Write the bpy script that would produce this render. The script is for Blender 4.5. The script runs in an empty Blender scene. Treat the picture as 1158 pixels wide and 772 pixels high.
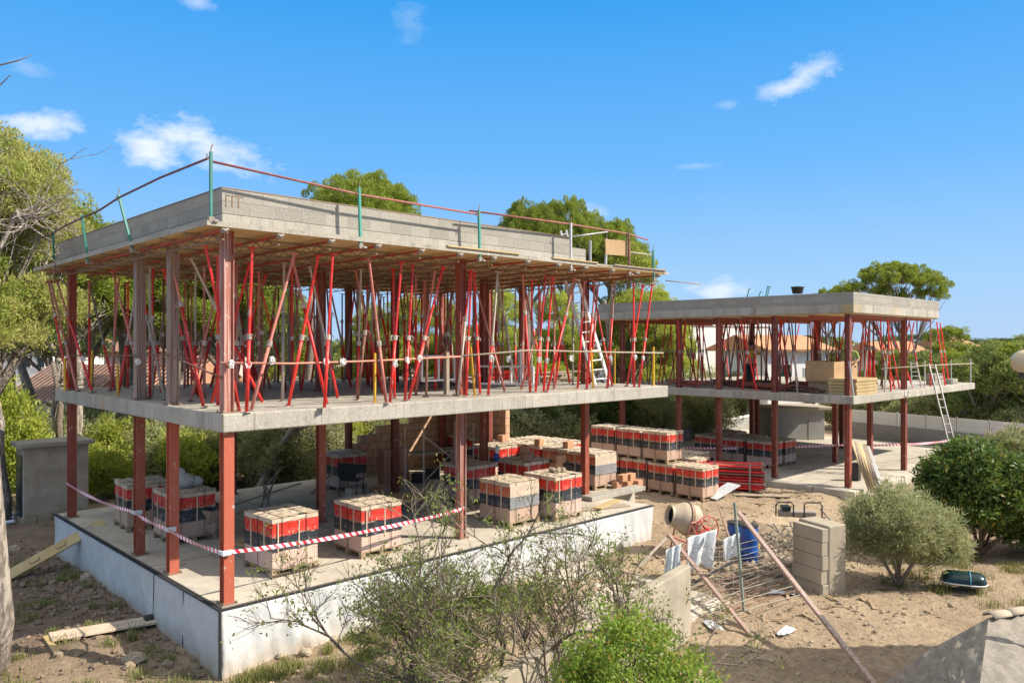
import bpy, math, random
import numpy as np
from mathutils import Vector, Matrix, Quaternion
SC = bpy.context.scene
COL = SC.collection
rnd = random.Random(7)
RAD = math.radians
# ---------------------------------------------------------------- frame
RX = (.7197, .6943); LX = (-.6947, .7193)
CAM = (-5.111, -11.74, 4.07)
def at_depth(px, d, z=0.0):          # point on the bearing of px at distance d ahead
    x = (px-579)/879*d
    return Vector((x*RX[0]+d*RX[1]+CAM[0], x*LX[0]+d*LX[1]+CAM[1], z))
def on_plane(px, py, z):
    return at_depth(px, 879*(4.07-z)/(py-389), z)
def at_pt(px, py, d):
    return at_depth(px, d, 4.07-(py-389)*d/879)
def cam_rel(x, d, z):                # metres right / ahead of the viewpoint
    return Vector((x*RX[0]+d*RX[1]+CAM[0], x*LX[0]+d*LX[1]+CAM[1], z))
HEAD = math.atan2(-.6947, .7197)     # world angle of the view's right direction
# ---------------------------------------------------------------- materials
MATS = {}
def nt(name):
    m = bpy.data.materials.new(name); m.use_nodes = True
    t = m.node_tree; b = t.nodes['Principled BSDF']
    return m, t, b
def N(t, typ, **kw):
    n = t.nodes.new(typ)
    for k, v in kw.items():
        if k.startswith('i_'):
            key = k[2:]
            key = int(key) if key.isdigit() else key.replace('_', ' ')
            n.inputs[key].default_value = v
        else: setattr(n, k, v)
    return n
def lk(t, a, b): t.links.new(a, b)
def mix(t, fac, a, b, blend='MIX'):
    n = t.nodes.new('ShaderNodeMix'); n.data_type = 'RGBA'; n.blend_type = blend
    for sock, v in ((n.inputs[0], fac), (n.inputs[6], a), (n.inputs[7], b)):
        if isinstance(v, (int, float)): sock.default_value = v
        elif isinstance(v, tuple): sock.default_value = v+(1,) if len(v) == 3 else v
        else: lk(t, v, sock)
    return n.outputs[2]
def ramp(t, fac, p0, p1):
    n = t.nodes.new('ShaderNodeMapRange'); n.inputs[1].default_value = p0; n.inputs[2].default_value = p1
    lk(t, fac, n.inputs[0]); return n.outputs[0]
def noise(t, scale, vec=None, detail=4, rough=.6, stretch=None):
    n = t.nodes.new('ShaderNodeTexNoise'); n.inputs['Scale'].default_value = scale
    n.inputs['Detail'].default_value = detail; n.inputs['Roughness'].default_value = rough
    if vec is None:
        vec = N(t, 'ShaderNodeTexCoord').outputs['Object']
    if stretch:
        mp = t.nodes.new('ShaderNodeMapping'); mp.inputs['Scale'].default_value = stretch
        lk(t, vec, mp.inputs[0]); vec = mp.outputs[0]
    lk(t, vec, n.inputs['Vector']); return n.outputs[0]
def bump(t, b, h, strength=.3, dist=.02):
    n = t.nodes.new('ShaderNodeBump'); n.inputs['Strength'].default_value = strength
    n.inputs['Distance'].default_value = dist
    lk(t, h, n.inputs['Height']); lk(t, n.outputs[0], b.inputs['Normal'])
def pm(name, c1, c2=None, scale=6, rough=.7, bmp=.2, metal=0, fine=60, stretch=None, c3=None, dirt=.0, lo=.35, hi=.65):
    if name in MATS: return MATS[name]
    m, t, b = nt(name)
    c2 = c2 or tuple(x*.75 for x in c1)
    f = ramp(t, noise(t, scale, stretch=stretch), lo, hi)
    col = mix(t, f, c1, c2)
    f2 = ramp(t, noise(t, fine, detail=3), .3, .7)
    col = mix(t, f2, col, mix(t, .5, col, tuple(x*.55 for x in c1)))
    if c3:
        f3 = ramp(t, noise(t, scale*.45, detail=5), .56, .68)
        col = mix(t, f3, col, c3)
    lk(t, col, b.inputs['Base Color'])
    b.inputs['Roughness'].default_value = rough; b.inputs['Metallic'].default_value = metal
    if bmp: bump(t, b, noise(t, fine*.6, detail=4), bmp, .01)
    MATS[name] = m; return m

def make_mats():
    # slab concrete with shutter marks and drips
    m, t, b = nt('concrete')
    geo = N(t, 'ShaderNodeNewGeometry')
    P = geo.outputs['Position']
    f = ramp(t, noise(t, .9, P, 6, .65), .35, .65)
    col = mix(t, f, (.46, .42, .345), (.31, .28, .225))
    st = ramp(t, noise(t, 1.0, P, 5, .7, stretch=(4.5, 4.5, .5)), .5, .72)
    col = mix(t, st, col, (.20, .175, .14))
    sp = ramp(t, noise(t, 28, P, 3, .7), .35, .7)
    col = mix(t, sp, col, mix(t, .45, col, (.62, .59, .54)))
    s0_ = N(t, 'ShaderNodeSeparateXYZ'); lk(t, P, s0_.inputs[0]); sm_ = N(t, 'ShaderNodeMath', operation='ADD'); lk(t, s0_.outputs[0], sm_.inputs[0]); lk(t, s0_.outputs[1], sm_.inputs[1])
    cc_ = N(t, 'ShaderNodeCombineXYZ'); lk(t, sm_.outputs[0], cc_.inputs[0]); lk(t, s0_.outputs[2], cc_.inputs[1])
    bb_ = N(t, 'ShaderNodeTexBrick', i_Scale=1.0); bb_.inputs['Brick Width'].default_value = 1.7; bb_.inputs['Row Height'].default_value = 2.1; bb_.inputs['Mortar Size'].default_value = .008
    bb_.inputs['Color1'].default_value = (1, 1, 1, 1); bb_.inputs['Color2'].default_value = (.78, .77, .75, 1); bb_.inputs['Mortar'].default_value = (.5, .48, .44, 1); lk(t, cc_.outputs[0], bb_.inputs['Vector'])
    col = mix(t, .8, col, bb_.outputs[0], 'MULTIPLY')
    dr = ramp(t, noise(t, 1.0, P, 4, .7, stretch=(16, 16, .35)), .6, .74)
    col = mix(t, dr, col, (.17, .145, .11))
    pt = ramp(t, noise(t, 2.2, P, 6, .75), .6, .72)
    col = mix(t, pt, col, (.56, .53, .46))
    ru = ramp(t, noise(t, .55, P, 3, .5), .66, .74)
    col = mix(t, ru, col, (.42, .30, .15))
    lk(t, col, b.inputs['Base Color']); b.inputs['Roughness'].default_value = .85
    bump(t, b, noise(t, 22, P, 5, .7), .35, .015); MATS['concrete'] = m
    # floor concrete: dusty, swept, with pale and damp patches
    m, t, b = nt('floor_concrete')
    P = N(t, 'ShaderNodeNewGeometry').outputs['Position']
    f = ramp(t, noise(t, .7, P, 7, .7), .38, .62)
    col = mix(t, f, (.56, .50, .40), (.38, .335, .27))
    f = ramp(t, noise(t, 3.1, P, 5, .7, stretch=(1, .35, 1)), .52, .7)
    col = mix(t, f, col, (.26, .23, .2))
    f = ramp(t, noise(t, 45, P, 3, .7), .4, .7)
    col = mix(t, f, col, mix(t, .4, col, (.62, .55, .45)))
    bk = N(t, 'ShaderNodeTexBrick', i_Scale=1.0); bk.offset = 0
    bk.inputs['Brick Width'].default_value = 3.9; bk.inputs['Row Height'].default_value = 3.1
    bk.inputs['Mortar Size'].default_value = .018; bk.inputs['Mortar Smooth'].default_value = .3
    lk(t, P, bk.inputs['Vector'])
    col = mix(t, bk.outputs['Fac'], col, (.14, .12, .1))
    lk(t, col, b.inputs['Base Color']); b.inputs['Roughness'].default_value = .85
    bump(t, b, noise(t, 30, P, 4, .7), .3, .01); MATS['floor_concrete'] = m
    # block walls
    def blocks(name, c1, c2, mortar, bw, rh, ms=.012, off=(0, 0, 0), var=.5, strength=.6):
        m, t, b = nt(name)
        P = N(t, 'ShaderNodeNewGeometry').outputs['Position']
        s = N(t, 'ShaderNodeSeparateXYZ'); lk(t, P, s.inputs[0])
        a = N(t, 'ShaderNodeMath', operation='ADD'); lk(t, s.outputs[0], a.inputs[0]); lk(t, s.outputs[1], a.inputs[1])
        a2 = N(t, 'ShaderNodeMath', operation='ADD'); lk(t, a.outputs[0], a2.inputs[0]); a2.inputs[1].default_value = off[0]
        z = N(t, 'ShaderNodeMath', operation='ADD'); lk(t, s.outputs[2], z.inputs[0]); z.inputs[1].default_value = off[2]
        c = N(t, 'ShaderNodeCombineXYZ'); lk(t, a2.outputs[0], c.inputs[0]); lk(t, z.outputs[0], c.inputs[1])
        bk = N(t, 'ShaderNodeTexBrick', i_Scale=1.0)
        bk.inputs['Brick Width'].default_value = bw; bk.inputs['Row Height'].default_value = rh
        bk.inputs['Mortar Size'].default_value = ms; bk.inputs['Mortar Smooth'].default_value = .2
        bk.inputs['Color1'].default_value = c1+(1,); bk.inputs['Color2'].default_value = c2+(1,); bk.inputs['Mortar'].default_value = mortar+(1,)
        lk(t, c.outputs[0], bk.inputs['Vector'])
        f = ramp(t, noise(t, 1.7, P, 6, .7), .3, .7)
        col = mix(t, f, bk.outputs[0], mix(t, var, bk.outputs[0], tuple(x*.55 for x in c1)))
        f = ramp(t, noise(t, 40, P, 3, .7), .35, .7)
        col = mix(t, f, col, mix(t, .3, col, (.7, .66, .6)))
        lk(t, col, b.inputs['Base Color']); b.inputs['Roughness'].default_value = .9
        h = N(t, 'ShaderNodeMath', operation='SUBTRACT'); lk(t, noise(t, 35, P, 4, .7), h.inputs[0]); lk(t, bk.outputs['Fac'], h.inputs[1])
        bump(t, b, h.outputs[0], strength, .012); MATS[name] = m
    blocks('block_wall', (.33, .305, .255), (.225, .21, .175), (.17, .155, .13), .45, .2, .006, (0, 0, .113))
    blocks('terracotta_wall', (.55, .28, .13), (.66, .38, .20), (.16, .10, .07), .33, .245, .014)
    blocks('garden_block', (.34, .30, .24), (.27, .24, .19), (.15, .13, .10), .42, .2, .014)
    blocks('far_wall', (.30, .29, .275), (.27, .26, .25), (.2, .2, .19), .5, .22, .01)
    # white pleated membrane
    m, t, b = nt('membrane')
    P = N(t, 'ShaderNodeNewGeometry').outputs['Position']
    f = ramp(t, noise(t, 1.3, P, 6, .7), .4, .75)
    col = mix(t, f, (.60, .605, .60), (.52, .525, .52))
    s = N(t, 'ShaderNodeSeparateXYZ'); lk(t, P, s.inputs[0])
    n2 = noise(t, 2.5, P, 5, .7)
    ad = N(t, 'ShaderNodeMath', operation='MULTIPLY_ADD', i_1=.55, i_2=0); lk(t, n2, ad.inputs[0])
    lo = N(t, 'ShaderNodeMath', operation='SUBTRACT'); lk(t, s.outputs[2], lo.inputs[0]); lk(t, ad.outputs[0], lo.inputs[1])
    f = ramp(t, lo.outputs[0], -.9, -1.45)
    col = mix(t, f, col, (.40, .30, .2))
    f = ramp(t, noise(t, 3, P, 6, .75, stretch=(2, 2, .6)), .58, .70)
    col = mix(t, f, col, (.47, .44, .39))
    lk(t, col, b.inputs['Base Color']); b.inputs['Roughness'].default_value = .5
    bump(t, b, noise(t, 5.5, P, 2.5, .55, stretch=(1, 1, .5)), .5, .05); MATS['membrane'] = m
    # ground
    m, t, b = nt('soil')
    P = N(t, 'ShaderNodeNewGeometry').outputs['Position']
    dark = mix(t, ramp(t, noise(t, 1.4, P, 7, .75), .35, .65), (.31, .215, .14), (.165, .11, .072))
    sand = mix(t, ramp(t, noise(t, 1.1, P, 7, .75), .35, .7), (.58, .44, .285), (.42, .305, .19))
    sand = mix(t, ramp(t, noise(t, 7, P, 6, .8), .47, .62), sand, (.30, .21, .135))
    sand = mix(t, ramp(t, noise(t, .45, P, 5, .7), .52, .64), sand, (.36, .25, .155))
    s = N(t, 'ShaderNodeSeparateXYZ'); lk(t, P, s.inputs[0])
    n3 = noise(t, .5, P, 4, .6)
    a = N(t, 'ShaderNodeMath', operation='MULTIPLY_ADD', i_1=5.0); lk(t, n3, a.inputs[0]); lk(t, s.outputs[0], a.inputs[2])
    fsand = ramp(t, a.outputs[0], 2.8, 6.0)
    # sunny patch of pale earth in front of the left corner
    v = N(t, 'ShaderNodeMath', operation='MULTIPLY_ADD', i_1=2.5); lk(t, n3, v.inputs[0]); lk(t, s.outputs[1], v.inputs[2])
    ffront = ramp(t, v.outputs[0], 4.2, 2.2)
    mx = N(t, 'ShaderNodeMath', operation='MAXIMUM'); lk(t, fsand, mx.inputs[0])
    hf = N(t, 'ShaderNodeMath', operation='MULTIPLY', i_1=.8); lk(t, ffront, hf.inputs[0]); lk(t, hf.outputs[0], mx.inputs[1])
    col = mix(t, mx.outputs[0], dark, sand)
    col = mix(t, ramp(t, noise(t, 26, P, 4, .8), .54, .66), col, (.50, .43, .34))
    col = mix(t, ramp(t, noise(t, 17, P, 4, .8), .57, .68), col, (.10, .075, .05))
    gr = ramp(t, noise(t, .8, P, 5, .7), .56, .66)
    g2 = N(t, 'ShaderNodeMath', operation='MULTIPLY'); lk(t, gr, g2.inputs[0])
    inv = N(t, 'ShaderNodeMath', operation='SUBTRACT', i_0=.75); lk(t, fsand, inv.inputs[1]); lk(t, inv.outputs[0], g2.inputs[1])
    g2.use_clamp = True
    col = mix(t, g2.outputs[0], col, (.13, .13, .05))
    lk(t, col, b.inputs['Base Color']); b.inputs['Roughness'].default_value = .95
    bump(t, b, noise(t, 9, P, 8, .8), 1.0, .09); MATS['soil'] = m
    # red steel (oxide primer) with weather streaks
    def paint(name, c, worn, th=.6, rough=.5, st=(6, 6, .5), metal=0):
        m, t, b = nt(name)
        tc = N(t, 'ShaderNodeTexCoord').outputs['Object']
        oi = N(t, 'ShaderNodeObjectInfo')
        ad = N(t, 'ShaderNodeVectorMath', operation='ADD'); lk(t, tc, ad.inputs[0]); lk(t, oi.outputs['Location'], ad.inputs[1])
        f = ramp(t, noise(t, 3, ad.outputs[0], 5, .7, stretch=st), th, th+.1)
        hs = N(t, 'ShaderNodeHueSaturation'); hs.inputs['Color'].default_value = c+(1,)
        v = N(t, 'ShaderNodeMapRange'); v.inputs[3].default_value = .7; v.inputs[4].default_value = 1.25; lk(t, oi.outputs['Random'], v.inputs[0])
        lk(t, v.outputs[0], hs.inputs['Value'])
        col = mix(t, f, hs.outputs[0], worn)
        spl = ramp(t, noise(t, 11, ad.outputs[0], 5, .8, stretch=(1, 1, .5)), .60, .66)
        col = mix(t, spl, col, (.50, .45, .38) if 'prop' in name or 'oxide' in name else worn)
        f2 = ramp(t, noise(t, 30, ad.outputs[0], 3, .7), .5, .7)
        col = mix(t, f2, col, mix(t, .35, col, (.3, .2, .15)))
        lk(t, col, b.inputs['Base Color']); b.inputs['Roughness'].default_value = rough; b.inputs['Metallic'].default_value = metal
        bump(t, b, noise(t, 25, ad.outputs[0], 3), .12, .005)
        MATS[name] = m
    paint('oxide_red', (.25, .052, .03), (.16, .042, .03), .6, .5)  # darker copy, shade on the unlit columns put into the colour
    paint('oxide_sunlit', (.37, .085, .045), (.30, .09, .06), .6, .5)  # lighter copy, sunlight on the lower columns put into the colour
    paint('oxide_streaked', (.32, .09, .06), (.55, .40, .34), .5, .55, (14, 14, .15))
    paint('dusty_steel', (.44, .36, .30), (.20, .08, .055), .47, .6, (20, 20, .12))
    paint('prop_red', (.78, .025, .02), (.5, .10, .07), .66, .4)
    paint('prop_faded', (.55, .17, .13), (.50, .36, .30), .55, .6)
    paint('prop_rust', (.20, .08, .05), (.30, .22, .17), .55, .75)
    paint('prop_grey', (.46, .40, .34), (.26, .15, .10), .56, .6)
    paint('barrier_yellow', (.72, .42, .02), (.45, .25, .06), .66, .5)
    paint('green_paint', (.04, .27, .21), (.22, .25, .22), .62, .5)
    paint('joist_red', (.45, .05, .03), (.22, .11, .07), .45, .6, (2, 2, 2))
    paint('galvanised', (.50, .50, .49), (.35, .34, .33), .6, .45, metal=.3)
    paint('white_paint', (.72, .71, .68), (.45, .42, .38), .6, .5)
    paint('purple_rail', (.14, .06, .09), (.25, .12, .1), .6, .6)
    paint('red_rail', (.34, .10, .085), (.42, .24, .2), .6, .6)
    paint('salmon_rail', (.55, .22, .15), (.5, .38, .3), .6, .6)
    pm('weld_grey', (.40, .36, .31), (.28, .22, .17), 12, .8)
    pm('plywood', (.80, .60, .31), (.68, .46, .20), 2.5, .6, .15, stretch=(3, .6, 1), c3=(.42, .28, .14))
    pm('old_plank', (.44, .36, .26), (.30, .24, .17), 3, .8, .3, stretch=(1, 8, 8))
    pm('yellow_plank', (.58, .44, .22), (.46, .32, .13), 2, .6, .2)
    pm('pallet_wood', (.42, .31, .19), (.28, .20, .12), 5, .85, .3)
    pm('raw_steel', (.30, .23, .17), (.34, .20, .12), 8, .7, .2, .3)
    pm('black_metal', (.03, .03, .03), (.05, .05, .05), 8, .5, .1)
    pm('rubber', (.025, .025, .025), None, 8, .8)
    pm('brick_clay', (.56, .30, .17), (.46, .22, .12), 9, .85, .3)
    pm('brick_wrap', (.56, .39, .29), (.46, .31, .23), 3, .45, .15)
    pm('cap_card', (.70, .58, .43), (.56, .44, .32), 3, .45, .2)
    pm('white_render', (.84, .82, .78), (.74, .72, .68), 1.2, .9, .15)
    pm('pink_render', (.66, .50, .42), (.58, .44, .37), 1.2, .9, .1)
    pm('stucco_old', (.56, .46, .35), (.38, .30, .22), 1.8, .95, .5, c3=(.50, .46, .40), fine=30)
    pm('grey_wall', (.40, .39, .37), (.31, .30, .28), 1.1, .9, .2, stretch=(1, 1, .6))
    pm('garden_render', (.47, .41, .32), (.35, .30, .22), 1.4, .95, .4, stretch=(1, 1, .4), c3=(.29, .25, .19))
    pm('grit_roof', (.33, .29, .235), (.20, .175, .145), 9, .98, 1.0, fine=30)
    pm('stone', (.46, .38, .27), (.33, .26, .18), 5, .95, .5, fine=25)
    pm('dark_stone', (.34, .26, .18), (.24, .18, .12), 5, .95, .5, fine=25)
    pm('earth_stone', (.30, .22, .155), (.19, .135, .095), 5, .95, .5, fine=25)
    pm('weld_pink', (.42, .27, .22), (.34, .24, .19), 5, .7)
    pm('galv_green', (.22, .30, .25), (.30, .30, .26), 5, .5)
    pm('lump_tan', (.50, .38, .25), (.34, .25, .165), 4, .95, 1.0, fine=18)
    pm('twig_bark', (.27, .21, .155), (.15, .115, .085), 9, .95, .6)
    pm('old_ply', (.50, .33, .17), (.40, .25, .12), 3, .8, .2)
    pm('bark', (.30, .235, .19), (.15, .115, .09), 6, .95, .9, fine=30, stretch=(2, 2, .35))
    pm('pale_bark', (.34, .30, .25), (.19, .165, .13), 9, .95, .6, stretch=(2, 2, .4))
    pm('pine_bark_pale', (.44, .38, .32), (.15, .12, .095), 9, .95, 1.0, stretch=(2.2, 2.2, .45), fine=24, lo=.42, hi=.56)
    pm('plaster_bag', (.66, .66, .64), (.52, .53, .52), 5, .6, .4)
    pm('tarp', (.74, .78, .80), (.58, .62, .65), 3, .45, .3)
    pm('blue_plastic', (.015, .10, .42), (.02, .07, .28), 3, .35, .05)
    pm('mixer_cream', (.56, .46, .33), (.42, .33, .23), 6, .6, .2)
    pm('light_metal', (.55, .53, .5), (.42, .40, .37), 8, .45, .1, .5)
    pm('globe', (.66, .52, .32), (.58, .45, .28), 2, .25, 0)
    pm('skin', (.45, .25, .16), None, 6, .6, .05)
    pm('dark_cloth', (.03, .035, .04), (.05, .055, .065), 8, .9)
    pm('hivis', (.75, .38, .03), (.6, .5, .05), 5, .8, .1)
    pm('green_cloth', (.40, .50, .12), (.30, .36, .10), 5, .9, .1)
    pm('helmet', (.80, .50, .02), (.75, .45, .02), 4, .3, 0)
    pm('boat_green', (.008, .03, .035), (.01, .04, .045), 3, .25, .05)
    pm('boat_trim', (.03, .20, .35), None, 3, .4, .05)
    pm('twine', (.35, .30, .22), None, 8, .8)
    pm('bag_green', (.35, .45, .2), None, 8, .6)
    # roof tiles: rounded rows
    def tiles(name, c1, c2, axis):
        m, t, b = nt(name)
        tc = N(t, 'ShaderNodeTexCoord').outputs['Object']
        w = N(t, 'ShaderNodeTexWave', i_Scale=1.35, i_Distortion=.4); w.bands_direction = axis
        w.inputs['Detail Scale'].default_value = 6
        lk(t, tc, w.inputs[0])
        n = ramp(t, noise(t, 5, tc, 4, .7), .3, .7)
        col = mix(t, n, c1, c2)
        col = mix(t, ramp(t, w.outputs[1], .35, .05), col, (.10, .05, .035))
        lk(t, col, b.inputs['Base Color']); b.inputs['Roughness'].default_value = .9
        bump(t, b, w.outputs[1], 1, .08); MATS[name] = m
    tiles('clay_tiles', (.52, .28, .17), (.34, .18, .12), 'X')
    tiles('clay_tiles_dark', (.33, .19, .14), (.20, .12, .09), 'X')
    pm('orange_roof', (.58, .30, .15), (.48, .24, .12), 2, .9, .3)
    # wrapped bands on the pallets: coloured film with pale print marks
    def band(name, c, mark, lo):
        m, t, b = nt(name)
        tc = N(t, 'ShaderNodeTexCoord').outputs['Object']
        s = N(t, 'ShaderNodeSeparateXYZ'); lk(t, tc, s.inputs[0])
        # ragged marks along the lower third
        nn = noise(t, 24, tc, 3, .8, stretch=(1.4, 1.4, .9))
        zf = ramp(t, s.outputs[2], lo+.10, lo+.02)
        mm = N(t, 'ShaderNodeMath', operation='MULTIPLY'); lk(t, ramp(t, nn, .56, .62), mm.inputs[0]); lk(t, zf, mm.inputs[1])
        col = mix(t, ramp(t, noise(t, 2.5, tc, 5, .7), .35, .7), c, tuple(x*.72 for x in c))
        col = mix(t, mm.outputs[0], col, mark)
        sh = ramp(t, noise(t, 5, tc, 5, .8), .62, .72)
        col = mix(t, sh, col, mix(t, .35, col, (.7, .65, .6)))
        lk(t, col, b.inputs['Base Color']); b.inputs['Roughness'].default_value = .32
        bump(t, b, noise(t, 7, tc, 4, .7), .5, .02); MATS[name] = m
    band('band_red', (.66, .045, .03), (.66, .45, .34), .71)
    band('band_orange', (.55, .13, .05), (.60, .42, .30), .71)
    band('band_black', (.035, .04, .05), (.30, .31, .33), .50)
    band('band_grey', (.25, .25, .26), (.55, .54, .52), .50)
    # perforated brick faces at the foot of a pallet
    m, t, b = nt('brick_holes')
    tc = N(t, 'ShaderNodeTexCoord').outputs['Object']
    s = N(t, 'ShaderNodeSeparateXYZ'); lk(t, tc, s.inputs[0])
    a = N(t, 'ShaderNodeMath', operation='ADD'); lk(t, s.outputs[0], a.inputs[0]); lk(t, s.outputs[1], a.inputs[1])
    c = N(t, 'ShaderNodeCombineXYZ'); lk(t, a.outputs[0], c.inputs[0]); lk(t, s.outputs[2], c.inputs[1])
    bk = N(t, 'ShaderNodeTexBrick', i_Scale=1.0); bk.offset = 0
    bk.inputs['Brick Width'].default_value = .045; bk.inputs['Row Height'].default_value = .05
    bk.inputs['Mortar Size'].default_value = .014; bk.inputs['Mortar Smooth'].default_value = .2
    bk.inputs['Color1'].default_value = (.30, .10, .07, 1); bk.inputs['Color2'].default_value = (.22, .07, .05, 1); bk.inputs['Mortar'].default_value = (.62, .46, .38, 1)
    lk(t, c.outputs[0], bk.inputs[0])
    col = mix(t, ramp(t, noise(t, 3, tc, 4), .35, .65), bk.outputs[0], (.60, .44, .35))
    lk(t, col, b.inputs['Base Color']); b.inputs['Roughness'].default_value = .5; MATS['brick_holes'] = m
    # barrier tape
    m, t, b = nt('tape')
    uv = N(t, 'ShaderNodeUVMap').outputs[0]
    s = N(t, 'ShaderNodeSeparateXYZ'); lk(t, uv, s.inputs[0])
    a = N(t, 'ShaderNodeMath', operation='MULTIPLY_ADD', i_1=1.0); lk(t, s.outputs[0], a.inputs[0])
    k = N(t, 'ShaderNodeMath', operation='MULTIPLY', i_1=.06); lk(t, s.outputs[1], k.inputs[0]); lk(t, k.outputs[0], a.inputs[2])
    mo = N(t, 'ShaderNodeMath', operation='PINGPONG', i_1=.07); lk(t, a.outputs[0], mo.inputs[0])
    g = N(t, 'ShaderNodeMath', operation='GREATER_THAN', i_1=.038); lk(t, mo.outputs[0], g.inputs[0])
    lk(t, mix(t, g.outputs[0], (.82, .78, .80), (.70, .03, .06)), b.inputs['Base Color'])
    b.inputs['Roughness'].default_value = .4; MATS['tape'] = m
make_mats()
def leafmat(name, c1, c2, trans=.35, c3=None, rough=.5, dry=None):
    m, t, b = nt(name)
    g = N(t, 'ShaderNodeNewGeometry')
    r = g.outputs['Random Per Island']
    col = mix(t, r, c1, c2)
    oi = N(t, 'ShaderNodeObjectInfo')
    v = N(t, 'ShaderNodeMapRange'); v.inputs[3].default_value = .8; v.inputs[4].default_value = 1.2; lk(t, oi.outputs['Random'], v.inputs[0])
    if c3:
        f = ramp(t, noise(t, 1.1, g.outputs['Position'], 3, .6), .45, .6)
        col = mix(t, f, col, c3)
    if dry:
        gt = N(t, 'ShaderNodeMath', operation='GREATER_THAN', i_1=.93); lk(t, r, gt.inputs[0])
        col = mix(t, gt.outputs[0], col, dry)
    hs = N(t, 'ShaderNodeHueSaturation'); lk(t, col, hs.inputs['Color']); lk(t, v.outputs[0], hs.inputs['Value'])
    col = hs.outputs[0]
    lk(t, col, b.inputs['Base Color']); b.inputs['Roughness'].default_value = rough
    b.inputs['Specular IOR Level'].default_value = .3
    tr = N(t, 'ShaderNodeBsdfTranslucent'); lk(t, mix(t, .5, col, tuple(min(1, x*1.6) for x in c2)), tr.inputs[0])
    ms = N(t, 'ShaderNodeMixShader'); ms.inputs[0].default_value = trans
    lk(t, b.outputs[0], ms.inputs[1]); lk(t, tr.outputs[0], ms.inputs[2])
    lk(t, ms.outputs[0], t.nodes['Material Output'].inputs[0]); MATS[name] = m
leafmat('pine_leaf', (.10, .15, .022), (.32, .37, .05), .38)
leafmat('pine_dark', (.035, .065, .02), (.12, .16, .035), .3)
leafmat('pine_dry', (.27, .26, .08), (.42, .40, .14), .35, c3=(.22, .28, .05))
leafmat('bright_leaf', (.22, .27, .04), (.44, .47, .09), .45)
leafmat('olive_leaf', (.17, .19, .07), (.36, .36, .16), .38)
leafmat('grey_leaf', (.27, .29, .14), (.46, .47, .26), .38)
leafmat('sage_leaf', (.20, .24, .10), (.44, .46, .24), .35, dry=(.36, .2, .07))
leafmat('glossy_leaf', (.045, .085, .02), (.16, .24, .05), .25, rough=.5, dry=(.36, .28, .04))
leafmat('young_leaf', (.13, .23, .03), (.36, .46, .08), .42, dry=(.38, .22, .05))
leafmat('twig_leaf', (.09, .13, .03), (.28, .34, .08), .38)
leafmat('olive_tree', (.09, .13, .03), (.26, .30, .08), .38)
leafmat('grass_blade', (.11, .14, .035), (.30, .28, .11), .3)
leafmat('palm_leaf', (.13, .15, .05), (.24, .24, .1), .3)
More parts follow.
